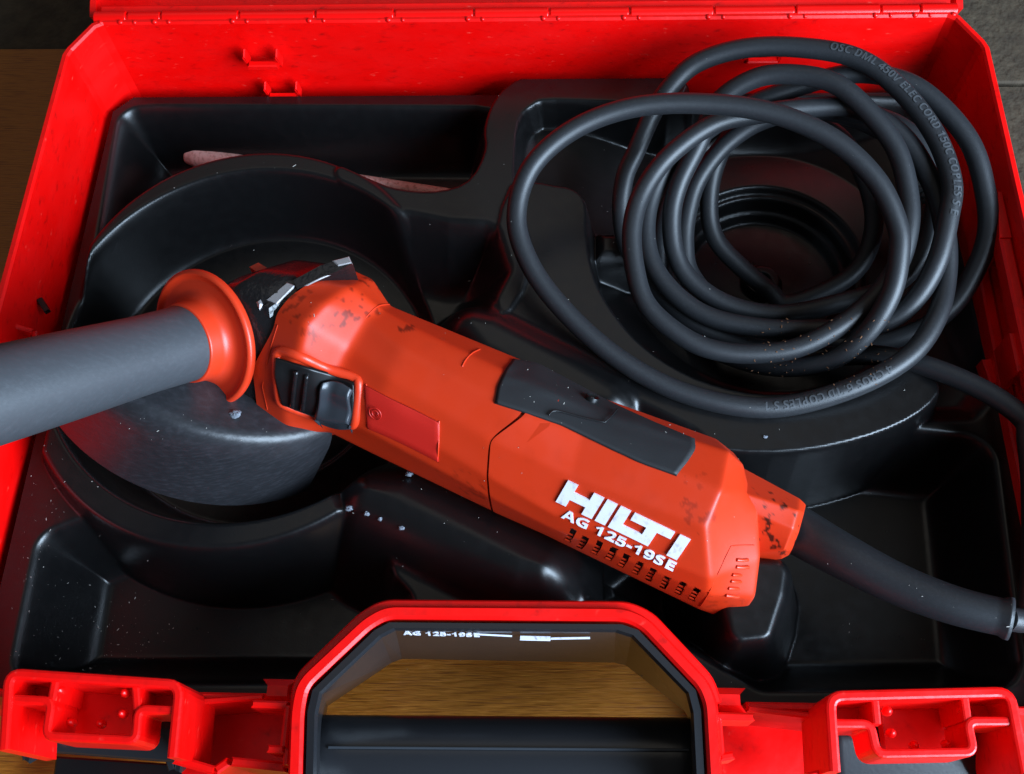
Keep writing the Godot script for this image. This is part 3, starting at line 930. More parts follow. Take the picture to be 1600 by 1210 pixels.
		part("boss", one_bar(r.lump + Vector3(-0.0085, 0.004, 0), r.lump + Vector3(0.0085, 0.004, 0), 0.012, 0.03, 0.0035), M.red, b)
	# black latches hanging open in front
	var lat := [
		{"p": [[Vector3(-0.2384,0.0780,0.4074), Vector3(-0.1603,0.0780,0.4104)], [Vector3(-0.2415,0.0740,0.4168), Vector3(-0.1613,0.0740,0.4203)], [Vector3(-0.2465,0.0660,0.4259), Vector3(-0.1637,0.0660,0.4304)]], "tabs": [[Vector3(-0.2449,0.0640,0.4257), Vector3(-0.2443,0.0600,0.4308)], [Vector3(-0.2414,0.0640,0.4262), Vector3(-0.2441,0.0600,0.4314)], [Vector3(-0.1701,0.0640,0.4273), Vector3(-0.1683,0.0600,0.4342)], [Vector3(-0.1639,0.0640,0.4290), Vector3(-0.1656,0.0600,0.4348)]],
			"plate": PackedVector2Array([Vector2(-0.2435,0.4255), Vector2(-0.1684,0.4286), Vector2(-0.1613,0.4611), Vector2(-0.2409,0.4627)])},
		{"p": [[Vector3(0.1607,0.0780,0.4089), Vector3(0.2422,0.0780,0.4074)], [Vector3(0.1616,0.0760,0.4158), Vector3(0.2443,0.0760,0.4137)], [Vector3(0.1638,0.0660,0.4353), Vector3(0.2483,0.0660,0.4337)]], "tabs": [], "plate": PackedVector2Array([Vector2(0.1682,0.4359), Vector2(0.2628,0.4340), Vector2(0.2609,0.4611), Vector2(0.1653,0.4631)])},
	]
	for l in lat:
		var n := Node3D.new()
		n.name = "latch"
		c.add_child(n, true)
		n.position = l.p[0][0] * Vector3(1, 0, 1) - c.position
		var rows := []
		for q in l.p:
			rows.append([q[0], q[0].lerp(q[1], 0.33), q[0].lerp(q[1], 0.67), q[1]])
		part("latch_plate", patch(rows, 0.004), M.chute, n)
		part("latch_foot", one_prism(l.plate, 0.024, 0.03, 0.001), M.black, n)
		for t in l.tabs:
			part("latch_tab", one_bar(t[0], t[1], 0.004, 0.006), M.chute, n)

func build_inlay() -> void:
	var o := part("moulded_inlay", make_inlay(), M.inlay)
	tag(o, "glossy black moulded plastic inlay with round pockets lining the red case", "inlay")

func build_grinder() -> void:
	var base := Vector3(-0.0449,0.0000,0.2069) * Vector3(1, 0, 1) + Vector3(0, 0.045, 0)
	var g := thing("angle_grinder", "orange corded angle grinder with black side handle lying in the inlay", "angle grinder", base)
	var front := [
		[Vector3(-0.0844,0.1418,0.1875), Vector3(-0.0966,0.1669,0.2105), Vector3(-0.1069,0.1689,0.2206), Vector3(-0.1131,0.1670,0.2290), Vector3(-0.1155,0.1618,0.2358), Vector3(-0.1291,0.1440,0.2483), Vector3(-0.1327,0.1102,0.2637), Vector3(-0.1260,0.0791,0.2531), Vector3(-0.1086,0.0717,0.2256), Vector3(-0.0912,0.0831,0.1981)],
		[Vector3(-0.0722,0.1405,0.1934), Vector3(-0.0786,0.1639,0.2120), Vector3(-0.0881,0.1712,0.2255), Vector3(-0.0967,0.1721,0.2378), Vector3(-0.1005,0.1638,0.2485), Vector3(-0.1117,0.1484,0.2592), Vector3(-0.1168,0.1090,0.2708), Vector3(-0.1105,0.0782,0.2600), Vector3(-0.0945,0.0707,0.2321), Vector3(-0.0784,0.0820,0.2042)],
		[Vector3(-0.0632,0.1348,0.2064), Vector3(-0.0648,0.1483,0.2168), Vector3(-0.0716,0.1526,0.2251), Vector3(-0.0791,0.1519,0.2412), Vector3(-0.0868,0.1441,0.2535), Vector3(-0.0937,0.1301,0.2649), Vector3(-0.0966,0.1077,0.2676), Vector3(-0.0919,0.0837,0.2590), Vector3(-0.0799,0.0787,0.2370), Vector3(-0.0678,0.0884,0.2150)],
		[Vector3(-0.0494,0.1334,0.2118), Vector3(-0.0480,0.1498,0.2280), Vector3(-0.0519,0.1550,0.2427), Vector3(-0.0585,0.1525,0.2574), Vector3(-0.0645,0.1422,0.2701), Vector3(-0.0696,0.1291,0.2767), Vector3(-0.0744,0.1015,0.2769), Vector3(-0.0709,0.0775,0.2678), Vector3(-0.0619,0.0738,0.2444), Vector3(-0.0529,0.0853,0.2209)],
		[Vector3(0.0123,0.1279,0.2367), Vector3(0.0136,0.1485,0.2596), Vector3(0.0079,0.1508,0.2761), Vector3(-0.0078,0.1452,0.2869), Vector3(-0.0094,0.1309,0.3004), Vector3(-0.0091,0.1169,0.3065), Vector3(-0.0087,0.0941,0.3064), Vector3(-0.0057,0.0686,0.2966), Vector3(0.0018,0.0647,0.2715), Vector3(0.0094,0.0768,0.2465)]]
	var rear := [
		[Vector3(0.0133,0.1279,0.2370), Vector3(0.0148,0.1484,0.2599), Vector3(0.0095,0.1509,0.2765), Vector3(-0.0069,0.1453,0.2873), Vector3(-0.0085,0.1311,0.3009), Vector3(-0.0081,0.1173,0.3070), Vector3(-0.0077,0.0939,0.3070), Vector3(-0.0047,0.0683,0.2972), Vector3(0.0028,0.0644,0.2720), Vector3(0.0104,0.0766,0.2468)],
		[Vector3(0.0464,0.1243,0.2535), Vector3(0.0438,0.1419,0.2692), Vector3(0.0379,0.1468,0.2842), Vector3(0.0318,0.1409,0.3031), Vector3(0.0246,0.1232,0.3179), Vector3(0.0211,0.1118,0.3202), Vector3(0.0174,0.0915,0.3174), Vector3(0.0215,0.0667,0.3084), Vector3(0.0319,0.0629,0.2854), Vector3(0.0423,0.0747,0.2624)],
		[Vector3(0.1052,0.1196,0.2745), Vector3(0.1087,0.1380,0.2895), Vector3(0.1024,0.1455,0.3124), Vector3(0.0950,0.1405,0.3284), Vector3(0.0982,0.1200,0.3476), Vector3(0.0987,0.1082,0.3524), Vector3(0.0977,0.0816,0.3535), Vector3(0.0988,0.0529,0.3425), Vector3(0.1015,0.0485,0.3140), Vector3(0.1042,0.0622,0.2856)],
		[Vector3(0.1155,0.1119,0.2794), Vector3(0.1181,0.1224,0.2904), Vector3(0.1180,0.1230,0.3034), Vector3(0.1244,0.1163,0.3120), Vector3(0.1253,0.1088,0.3338), Vector3(0.1238,0.0959,0.3510), Vector3(0.1179,0.0742,0.3588), Vector3(0.1176,0.0458,0.3477), Vector3(0.1167,0.0414,0.3191), Vector3(0.1158,0.0550,0.2905)],
		[Vector3(0.1236,0.0971,0.2977), Vector3(0.1248,0.1018,0.3027), Vector3(0.1248,0.1021,0.3085), Vector3(0.1277,0.0991,0.3124), Vector3(0.1281,0.0957,0.3222), Vector3(0.1274,0.0899,0.3299), Vector3(0.1248,0.0801,0.3334), Vector3(0.1246,0.0674,0.3284), Vector3(0.1242,0.0654,0.3156), Vector3(0.1238,0.0715,0.3027)],
		[Vector3(0.1299,0.0858,0.3117), Vector3(0.1300,0.0861,0.3120), Vector3(0.1300,0.0861,0.3124), Vector3(0.1302,0.0859,0.3127), Vector3(0.1302,0.0857,0.3133), Vector3(0.1302,0.0853,0.3139), Vector3(0.1300,0.0847,0.3141), Vector3(0.1300,0.0838,0.3138), Vector3(0.1299,0.0837,0.3129), Vector3(0.1299,0.0841,0.3120)]]
	var collar := [
		[Vector3(0.1036,0.1031,0.2736), Vector3(0.1094,0.1212,0.3020), Vector3(0.1193,0.1154,0.3121), Vector3(0.1248,0.0924,0.3272), Vector3(0.1273,0.0763,0.3273), Vector3(0.1240,0.0562,0.3198), Vector3(0.1154,0.0531,0.3004), Vector3(0.1069,0.0627,0.2811)],
		[Vector3(0.1485,0.1050,0.3015), Vector3(0.1450,0.1141,0.3110), Vector3(0.1418,0.1132,0.3200), Vector3(0.1386,0.1038,0.3283), Vector3(0.1396,0.0910,0.3293), Vector3(0.1408,0.0805,0.3254), Vector3(0.1440,0.0789,0.3154), Vector3(0.1473,0.0839,0.3054)],
		[Vector3(0.1525,0.1009,0.3035), Vector3(0.1492,0.1082,0.3104), Vector3(0.1459,0.1072,0.3201), Vector3(0.1437,0.0983,0.3267), Vector3(0.1441,0.0891,0.3267), Vector3(0.1452,0.0803,0.3235), Vector3(0.1483,0.0789,0.3151), Vector3(0.1513,0.0831,0.3067)],
		[Vector3(0.1507,0.0982,0.3081), Vector3(0.1486,0.1030,0.3125), Vector3(0.1465,0.1023,0.3188), Vector3(0.1451,0.0965,0.3231), Vector3(0.1453,0.0906,0.3232), Vector3(0.1460,0.0848,0.3211), Vector3(0.1480,0.0839,0.3156), Vector3(0.1500,0.0867,0.3102)]]
	var gear := [
		[Vector3(-0.0751,0.1398,0.1946), Vector3(-0.0864,0.1631,0.2160), Vector3(-0.0961,0.1649,0.2254), Vector3(-0.1018,0.1632,0.2332), Vector3(-0.1040,0.1583,0.2396), Vector3(-0.1167,0.1418,0.2512), Vector3(-0.1201,0.1103,0.2655), Vector3(-0.1138,0.0815,0.2556), Vector3(-0.0976,0.0745,0.2301), Vector3(-0.0814,0.0851,0.2045)],
		[Vector3(-0.0968,0.1424,0.1851), Vector3(-0.1084,0.1663,0.2070), Vector3(-0.1182,0.1681,0.2165), Vector3(-0.1241,0.1664,0.2245), Vector3(-0.1263,0.1614,0.2310), Vector3(-0.1393,0.1445,0.2429), Vector3(-0.1427,0.1123,0.2576), Vector3(-0.1363,0.0829,0.2474), Vector3(-0.1198,0.0758,0.2213), Vector3(-0.1032,0.0866,0.1952)],
		[Vector3(-0.1140,0.1429,0.1829), Vector3(-0.1245,0.1645,0.2027), Vector3(-0.1334,0.1662,0.2113), Vector3(-0.1387,0.1646,0.2186), Vector3(-0.1407,0.1601,0.2245), Vector3(-0.1525,0.1448,0.2352), Vector3(-0.1556,0.1157,0.2485), Vector3(-0.1497,0.0890,0.2393), Vector3(-0.1348,0.0826,0.2157), Vector3(-0.1198,0.0924,0.1921)],
		[Vector3(-0.1313,0.1412,0.1881), Vector3(-0.1389,0.1567,0.2024), Vector3(-0.1453,0.1579,0.2086), Vector3(-0.1491,0.1568,0.2138), Vector3(-0.1506,0.1536,0.2180), Vector3(-0.1591,0.1425,0.2258), Vector3(-0.1613,0.1215,0.2354), Vector3(-0.1571,0.1023,0.2287), Vector3(-0.1463,0.0977,0.2117), Vector3(-0.1355,0.1047,0.1947)],
		[Vector3(-0.1443,0.1377,0.1990), Vector3(-0.1479,0.1452,0.2059), Vector3(-0.1511,0.1458,0.2089), Vector3(-0.1529,0.1453,0.2114), Vector3(-0.1536,0.1437,0.2135), Vector3(-0.1577,0.1384,0.2172), Vector3(-0.1588,0.1282,0.2219), Vector3(-0.1568,0.1189,0.2187), Vector3(-0.1515,0.1167,0.2104), Vector3(-0.1463,0.1201,0.2022)]]
	part("front_housing", stained(loft(front, 0.0016, 12), [[Vector3(-0.0798,0.1442,0.1928), 0.010, 0.5], [Vector3(-0.0787,0.1603,0.2258), 0.010, 0.55], [Vector3(-0.1049,0.1690,0.2265), 0.009, 0.45], [Vector3(-0.0968,0.1706,0.2394), 0.007, 0.4], [Vector3(-0.0928,0.1657,0.2403), 0.006, 0.3], [Vector3(-0.0711,0.1532,0.2218), 0.005, 0.5], [Vector3(-0.0509,0.1501,0.2278), 0.004, 0.6], [Vector3(-0.0153,0.1125,0.3034), 0.012, 0.3], [Vector3(-0.0294,0.1225,0.2955), 0.008, 0.2]]), M.orange_stained, g)
	var vents := [[Vector3(0.0317,0.1082,0.3243), Vector3(0.0032,-0.0001,0.0014), Vector3(0.0032,0.0229,0.0005), true], [Vector3(0.0381,0.1060,0.3266), Vector3(0.0032,-0.0001,0.0014), Vector3(0.0029,0.0227,0.0004), true], [Vector3(0.0451,0.1069,0.3300), Vector3(0.0032,-0.0002,0.0013), Vector3(0.0027,0.0215,-0.0001), true], [Vector3(0.0520,0.1067,0.3332), Vector3(0.0032,-0.0002,0.0014), Vector3(0.0025,0.0199,-0.0006), true], [Vector3(0.0584,0.1049,0.3358), Vector3(0.0032,-0.0002,0.0013), Vector3(0.0022,0.0207,-0.0005), true], [Vector3(0.0654,0.1031,0.3388), Vector3(0.0031,-0.0002,0.0013), Vector3(0.0018,0.0230,-0.0000), true], [Vector3(0.0721,0.1017,0.3413), Vector3(0.0031,-0.0002,0.0013), Vector3(0.0016,0.0219,-0.0004), true], [Vector3(0.0791,0.0996,0.3445), Vector3(0.0031,-0.0002,0.0013), Vector3(0.0013,0.0222,-0.0005), true], [Vector3(0.0865,0.1006,0.3479), Vector3(0.0031,-0.0002,0.0013), Vector3(0.0012,0.0206,-0.0010), true], [Vector3(0.0932,0.1003,0.3509), Vector3(0.0031,-0.0002,0.0013), Vector3(0.0010,0.0202,-0.0012), true]]
	var holes := vents
	part("rear_housing", stained(punch(loft(rear, 0.0011, 12), holes), [[Vector3(0.0934,0.1420,0.3220), 0.008, 0.3], [Vector3(0.1051,0.0930,0.3535), 0.012, 0.2], [Vector3(0.0899,0.1454,0.3084), 0.006, 0.2]]), M.orange_stained, g)
	part("cord_collar", stained(loft(collar, 0.0015, 2), [[collar[1][2].lerp(collar[0][2], 0.45), 0.012, 1.0], [collar[1][3], 0.007, 0.7], [collar[0][1], 0.012, 0.5]]), M.orange_stained, g)
	var motor := []
	for r in rear.slice(0, 5):
		var m := Vector3.ZERO
		for p in r:
			m += p
		m /= r.size()
		var row := []
		for p in r:
			row.append(m + (p - m) * 0.88)
		motor.append(row)
	part("motor_core", loft(motor, 0.006, 0), M.black, g)
	part("gear_head", loft(gear, 0.004, 1), M.black_metal, g)
	# dark core seen in the joints between the housings
	var core := []
	for r in [front[4], rear[0]]:
		var m := Vector3.ZERO
		for p in r:
			m += p
		m /= r.size()
		var row := []
		var shift := Vector3(-0.012, 0.0, -0.005) if r == front[4] else Vector3(0.012, 0.0, 0.005)
		for p in r:
			row.append(m + (p - m) * 0.955 + shift)
		core.append(row)
	part("inner_core", loft(core, 0.006, 0), M.orange, g)
	# gear head lugs, chipped to bare metal, and the guard lever
	var lug := part("lug", one_prism(PackedVector2Array([Vector2(-0.1250,0.2255), Vector2(-0.1192,0.2204), Vector2(-0.1113,0.2111), Vector2(-0.1044,0.2092), Vector2(-0.1060,0.2174), Vector2(-0.1115,0.2255), Vector2(-0.1173,0.2305)]), 0.135, 0.167, 0.003), M.black_metal, g)
	part("chipped_edge", one_prism(PackedVector2Array([Vector2(-0.1194,0.2218), Vector2(-0.1103,0.2118), Vector2(-0.1055,0.2137), Vector2(-0.1139,0.2247)]), 0.166, 0.1674, 0.0006), M.chipped, lug)
	part("chipped_edge", one_prism(PackedVector2Array([Vector2(-0.1250,0.2228), Vector2(-0.1220,0.2202), Vector2(-0.1206,0.2243), Vector2(-0.1225,0.2269)]), 0.155, 0.1672, 0.0012), M.chipped, lug)
	lug = part("lug", one_prism(PackedVector2Array([Vector2(-0.1069,0.2112), Vector2(-0.0943,0.2026), Vector2(-0.0798,0.1973), Vector2(-0.0779,0.2011), Vector2(-0.0867,0.2067), Vector2(-0.0990,0.2127), Vector2(-0.1044,0.2164)]), 0.13, 0.168, 0.003), M.black_metal, g)
	part("chipped_edge", one_prism(PackedVector2Array([Vector2(-0.0886,0.1998), Vector2(-0.0801,0.1972), Vector2(-0.0781,0.2013), Vector2(-0.0851,0.2032)]), 0.167, 0.1685, 0.0006), M.chipped, lug)
	part("lug", one_prism(PackedVector2Array([Vector2(-0.1332,0.1998), Vector2(-0.1248,0.1951), Vector2(-0.1173,0.1951), Vector2(-0.1200,0.2068), Vector2(-0.1283,0.2115)]), 0.11, 0.144, 0.003), M.black_metal, g)
	part("guard_lever", one_prism(PackedVector2Array([Vector2(-0.1511,0.1899), Vector2(-0.1417,0.1810), Vector2(-0.1292,0.1850), Vector2(-0.1255,0.1923), Vector2(-0.1376,0.2019), Vector2(-0.1475,0.2011)]), 0.10, 0.13, 0.004), M.black_metal, g)
	part("lever_tip", one_prism(PackedVector2Array([Vector2(-0.1418,0.1830), Vector2(-0.1372,0.1802), Vector2(-0.1289,0.1855), Vector2(-0.1306,0.1883), Vector2(-0.1380,0.1855)]), 0.12, 0.135, 0.002), M.orange_clean, g)
	# overmould on the grip
	var rows := [[Vector3(0.0025,0.1344,0.2375), Vector3(0.0010,0.1405,0.2433), Vector3(-0.0004,0.1473,0.2493), Vector3(-0.0018,0.1495,0.2537), Vector3(-0.0032,0.1506,0.2579), Vector3(-0.0043,0.1515,0.2620), Vector3(-0.0047,0.1520,0.2659), Vector3(-0.0051,0.1524,0.2696)],
		[Vector3(0.0059,0.1330,0.2374), Vector3(0.0047,0.1389,0.2433), Vector3(0.0036,0.1444,0.2490), Vector3(0.0025,0.1492,0.2548), Vector3(0.0013,0.1500,0.2589), Vector3(0.0003,0.1510,0.2632), Vector3(-0.0003,0.1517,0.2672), Vector3(-0.0009,0.1521,0.2710)],
		[Vector3(0.0092,0.1315,0.2373), Vector3(0.0085,0.1375,0.2435), Vector3(0.0077,0.1429,0.2493), Vector3(0.0069,0.1487,0.2557), Vector3(0.0058,0.1496,0.2600), Vector3(0.0049,0.1506,0.2643), Vector3(0.0041,0.1513,0.2684), Vector3(0.0034,0.1518,0.2723)],
		[Vector3(0.0126,0.1303,0.2373), Vector3(0.0123,0.1362,0.2437), Vector3(0.0119,0.1418,0.2498), Vector3(0.0113,0.1478,0.2565), Vector3(0.0104,0.1493,0.2612), Vector3(0.0095,0.1501,0.2654), Vector3(0.0086,0.1509,0.2696), Vector3(0.0077,0.1515,0.2736)],
		[Vector3(0.0170,0.1293,0.2385), Vector3(0.0168,0.1352,0.2450), Vector3(0.0166,0.1409,0.2512), Vector3(0.0160,0.1471,0.2580), Vector3(0.0152,0.1489,0.2628), Vector3(0.0143,0.1495,0.2669), Vector3(0.0133,0.1503,0.2710), Vector3(0.0122,0.1510,0.2750)],
		[Vector3(0.0227,0.1285,0.2415), Vector3(0.0224,0.1345,0.2478), Vector3(0.0221,0.1402,0.2539), Vector3(0.0214,0.1469,0.2607), Vector3(0.0205,0.1479,0.2650), Vector3(0.0196,0.1488,0.2691), Vector3(0.0184,0.1497,0.2729), Vector3(0.0173,0.1504,0.2766)],
		[Vector3(0.0284,0.1280,0.2445), Vector3(0.0280,0.1341,0.2507), Vector3(0.0275,0.1397,0.2566), Vector3(0.0267,0.1460,0.2631), Vector3(0.0258,0.1469,0.2671), Vector3(0.0247,0.1481,0.2712), Vector3(0.0235,0.1490,0.2747), Vector3(0.0223,0.1498,0.2782)],
		[Vector3(0.0341,0.1277,0.2477), Vector3(0.0335,0.1338,0.2537), Vector3(0.0330,0.1393,0.2594), Vector3(0.0320,0.1450,0.2654), Vector3(0.0310,0.1460,0.2694), Vector3(0.0299,0.1474,0.2733), Vector3(0.0286,0.1483,0.2766), Vector3(0.0272,0.1492,0.2797)],
		[Vector3(0.0395,0.1277,0.2509), Vector3(0.0389,0.1339,0.2570), Vector3(0.0382,0.1395,0.2627), Vector3(0.0373,0.1440,0.2680), Vector3(0.0362,0.1454,0.2720), Vector3(0.0351,0.1468,0.2758), Vector3(0.0337,0.1477,0.2789), Vector3(0.0323,0.1486,0.2820)],
		[Vector3(0.0449,0.1281,0.2543), Vector3(0.0442,0.1342,0.2603), Vector3(0.0434,0.1405,0.2664), Vector3(0.0425,0.1431,0.2708), Vector3(0.0414,0.1450,0.2748), Vector3(0.0402,0.1463,0.2784), Vector3(0.0388,0.1473,0.2815), Vector3(0.0374,0.1481,0.2844)],
		[Vector3(0.0502,0.1289,0.2578), Vector3(0.0494,0.1350,0.2638), Vector3(0.0486,0.1414,0.2700), Vector3(0.0476,0.1431,0.2739), Vector3(0.0465,0.1448,0.2777), Vector3(0.0453,0.1460,0.2811), Vector3(0.0439,0.1469,0.2841), Vector3(0.0425,0.1477,0.2869)],
		[Vector3(0.0555,0.1302,0.2614), Vector3(0.0545,0.1373,0.2679), Vector3(0.0537,0.1420,0.2733), Vector3(0.0528,0.1432,0.2769), Vector3(0.0516,0.1447,0.2806), Vector3(0.0504,0.1459,0.2838), Vector3(0.0490,0.1467,0.2867), Vector3(0.0476,0.1474,0.2894)],
		[Vector3(0.0606,0.1316,0.2647), Vector3(0.0596,0.1389,0.2712), Vector3(0.0589,0.1420,0.2759), Vector3(0.0579,0.1432,0.2795), Vector3(0.0568,0.1447,0.2831), Vector3(0.0555,0.1458,0.2864), Vector3(0.0540,0.1466,0.2892), Vector3(0.0526,0.1472,0.2919)],
		[Vector3(0.0658,0.1330,0.2679), Vector3(0.0647,0.1403,0.2744), Vector3(0.0641,0.1420,0.2785), Vector3(0.0631,0.1433,0.2822), Vector3(0.0618,0.1447,0.2857), Vector3(0.0606,0.1457,0.2889), Vector3(0.0591,0.1465,0.2917), Vector3(0.0577,0.1470,0.2943)],
		[Vector3(0.0709,0.1342,0.2710), Vector3(0.0698,0.1405,0.2771), Vector3(0.0693,0.1420,0.2811), Vector3(0.0682,0.1433,0.2848), Vector3(0.0669,0.1446,0.2882), Vector3(0.0656,0.1456,0.2914), Vector3(0.0641,0.1464,0.2942), Vector3(0.0627,0.1469,0.2968)],
		[Vector3(0.0762,0.1352,0.2740), Vector3(0.0753,0.1406,0.2795), Vector3(0.0748,0.1418,0.2832), Vector3(0.0737,0.1432,0.2868), Vector3(0.0723,0.1444,0.2901), Vector3(0.0708,0.1454,0.2933), Vector3(0.0692,0.1462,0.2962), Vector3(0.0676,0.1468,0.2989)],
		[Vector3(0.0817,0.1361,0.2769), Vector3(0.0809,0.1404,0.2816), Vector3(0.0805,0.1415,0.2850), Vector3(0.0793,0.1430,0.2885), Vector3(0.0778,0.1442,0.2917), Vector3(0.0761,0.1452,0.2948), Vector3(0.0742,0.1461,0.2978), Vector3(0.0724,0.1468,0.3007)],
		[Vector3(0.0871,0.1369,0.2798), Vector3(0.0865,0.1402,0.2838), Vector3(0.0863,0.1413,0.2869), Vector3(0.0850,0.1427,0.2901), Vector3(0.0833,0.1439,0.2932), Vector3(0.0814,0.1449,0.2964), Vector3(0.0793,0.1459,0.2995), Vector3(0.0772,0.1467,0.3025)],
		[Vector3(0.0925,0.1376,0.2826), Vector3(0.0922,0.1398,0.2858), Vector3(0.0920,0.1412,0.2887), Vector3(0.0906,0.1424,0.2917), Vector3(0.0887,0.1435,0.2948), Vector3(0.0867,0.1447,0.2979), Vector3(0.0843,0.1457,0.3011), Vector3(0.0820,0.1466,0.3043)]]
	part("rubber_grip", patch(rows, 0.004, Vector3(0.05, -0.9, 0.1), 2), M.overmould, g)
	var sc := Vector3(0.0422,0.1364,0.2618)
	var scn := Vector3(0.3744,0.6517,-0.6597)
	var screw := part("screw", lathe([Vector2(0.0036, -0.001), Vector2(0.0036, 0.0022), Vector2(0.0030, 0.0024), Vector2(0.0024, 0.001), Vector2(0, 0.0008)], sc, scn, 20), M.black, g)
	part("screw_slot", lathe([Vector2(0.0011, 0.0005), Vector2(0.0010, 0.0016), Vector2(0, 0.0016)], sc, scn, 6), M.steel, screw)
	for l in [[Vector3(0.0210,0.1507,0.2763), Vector3(0.0247,0.1495,0.2734), Vector3(0.0363,0.1472,0.2756), Vector3(0.0483,0.1456,0.2777)], [Vector3(0.0483,0.1456,0.2777), Vector3(0.0516,0.1438,0.2734), Vector3(0.0547,0.1383,0.2674)]]:
		part("grip_joint", tube(catmull(l, 4), func(_t): return 0.00045, 6), M.black, g)
	# thin parting lines of the housing
	for l in [[Vector3(-0.0698,0.1472,0.2584), Vector3(-0.0695,0.1441,0.2640), Vector3(-0.0693,0.1383,0.2702), Vector3(-0.0694,0.1315,0.2753)], [Vector3(-0.0326,0.1449,0.2773), Vector3(-0.0329,0.1399,0.2826), Vector3(-0.0334,0.1353,0.2876), Vector3(-0.0342,0.1281,0.2909)], [Vector3(-0.0730,0.1533,0.2266), Vector3(-0.0700,0.1525,0.2210), Vector3(-0.0664,0.1490,0.2149), Vector3(-0.0636,0.1361,0.2067)], [Vector3(-0.0219,0.1513,0.2506), Vector3(-0.0203,0.1501,0.2461), Vector3(-0.0175,0.1467,0.2407), Vector3(-0.0144,0.1387,0.2344)]]:
		part("parting_line", tube(catmull(l, 5), func(_t): return 0.0004, 6), M.orange_clean, g)
	for l in [[Vector3(0.0994,0.1106,0.3513), Vector3(0.1026,0.1190,0.3446), Vector3(0.1064,0.1215,0.3371), Vector3(0.1091,0.1222,0.3319), Vector3(0.1155,0.1174,0.3300), Vector3(0.1220,0.1131,0.3287)], [Vector3(0.0976,0.0871,0.3534), Vector3(0.0983,0.0969,0.3531), Vector3(0.0991,0.1102,0.3518)], [Vector3(-0.1253,0.1221,0.2617), Vector3(-0.1249,0.1371,0.2555), Vector3(-0.1206,0.1495,0.2492), Vector3(-0.1170,0.1569,0.2422), Vector3(-0.1129,0.1643,0.2346)]]:
		part("parting_line", tube(l, func(_t): return 0.00028, 6), M.orange, g)
	# recessed label panel with its round mark
	var lp := [[Vector3(-0.0698,0.1477,0.2594), Vector3(-0.0567,0.1478,0.2666), Vector3(-0.0444,0.1466,0.2722), Vector3(-0.0332,0.1456,0.2779)], [Vector3(-0.0695,0.1443,0.2656), Vector3(-0.0568,0.1440,0.2718), Vector3(-0.0446,0.1425,0.2776), Vector3(-0.0334,0.1406,0.2833)], [Vector3(-0.0697,0.1324,0.2758), Vector3(-0.0573,0.1318,0.2811), Vector3(-0.0456,0.1305,0.2864), Vector3(-0.0346,0.1285,0.2917)]]
	var panel := part("label_panel", patch(lp, 0.003, Vector3.DOWN, 4), M.label_red, g)
	for r in [0.0036, 0.0020]:
		var cc := Vector3(-0.0647,0.1404,0.2710)
		var cn := Vector3(-0.3767,0.5327,0.7578)
		part("ring_mark", lathe([Vector2(r, 0.001), Vector2(r, 0.0014), Vector2(r - 0.0004, 0.0014), Vector2(r - 0.0004, 0.001)], cc, cn, 28), M.label_red, panel)
	# switch: raised frame, well, slider
	var fr := [Vector3(-0.1141,0.1550,0.2469), Vector3(-0.1109,0.1580,0.2456), Vector3(-0.1005,0.1601,0.2500), Vector3(-0.0899,0.1496,0.2511), Vector3(-0.0765,0.1464,0.2545), Vector3(-0.0738,0.1454,0.2583), Vector3(-0.0755,0.1365,0.2675), Vector3(-0.0776,0.1295,0.2722), Vector3(-0.0830,0.1241,0.2706), Vector3(-0.1004,0.1232,0.2653), Vector3(-0.1129,0.1327,0.2639), Vector3(-0.1157,0.1358,0.2611), Vector3(-0.1142,0.1486,0.2558), Vector3(-0.1141,0.1550,0.2469)]
	var frame := part("switch_frame", tube(catmull(fr, 4), func(_t): return 0.0025, 12, false), M.orange_clean, g)
	var well := [[Vector3(-0.1132,0.1581,0.2495), Vector3(-0.0973,0.1572,0.2540), Vector3(-0.0858,0.1479,0.2536), Vector3(-0.0764,0.1484,0.2577)], [Vector3(-0.1139,0.1525,0.2575), Vector3(-0.0989,0.1467,0.2604), Vector3(-0.0892,0.1408,0.2608), Vector3(-0.0768,0.1424,0.2666)], [Vector3(-0.1132,0.1368,0.2653), Vector3(-0.1024,0.1305,0.2669), Vector3(-0.0925,0.1266,0.2693), Vector3(-0.0796,0.1319,0.2735)]]
	part("switch_well", patch(well, 0.003, Vector3.DOWN, 4), M.black, frame)
	var sl := [[Vector3(-0.0913,0.1485,0.2584), Vector3(-0.0866,0.1476,0.2569), Vector3(-0.0819,0.1483,0.2584), Vector3(-0.0772,0.1483,0.2613)], [Vector3(-0.0922,0.1466,0.2620), Vector3(-0.0884,0.1447,0.2615), Vector3(-0.0841,0.1457,0.2634), Vector3(-0.0789,0.1470,0.2655)], [Vector3(-0.0941,0.1389,0.2652), Vector3(-0.0900,0.1377,0.2656), Vector3(-0.0845,0.1388,0.2676), Vector3(-0.0790,0.1394,0.2701)], [Vector3(-0.0971,0.1305,0.2706), Vector3(-0.0920,0.1320,0.2719), Vector3(-0.0862,0.1340,0.2732), Vector3(-0.0805,0.1357,0.2745)], [Vector3(-0.0967,0.1266,0.2692), Vector3(-0.0920,0.1264,0.2709), Vector3(-0.0861,0.1291,0.2732), Vector3(-0.0801,0.1325,0.2744)]]
	part("switch_slider", patch(sl, 0.006, Vector3.DOWN, 5), M.slider, g)
	for l in [[Vector3(-0.1028,0.1571,0.2566), Vector3(-0.1054,0.1480,0.2620), Vector3(-0.1085,0.1363,0.2665)], [Vector3(-0.0983,0.1537,0.2570), Vector3(-0.1007,0.1449,0.2626), Vector3(-0.1039,0.1330,0.2672)]]:
		part("switch_rib", tube(catmull(l, 4), func(_t): return 0.0012, 8), M.black_metal, frame)
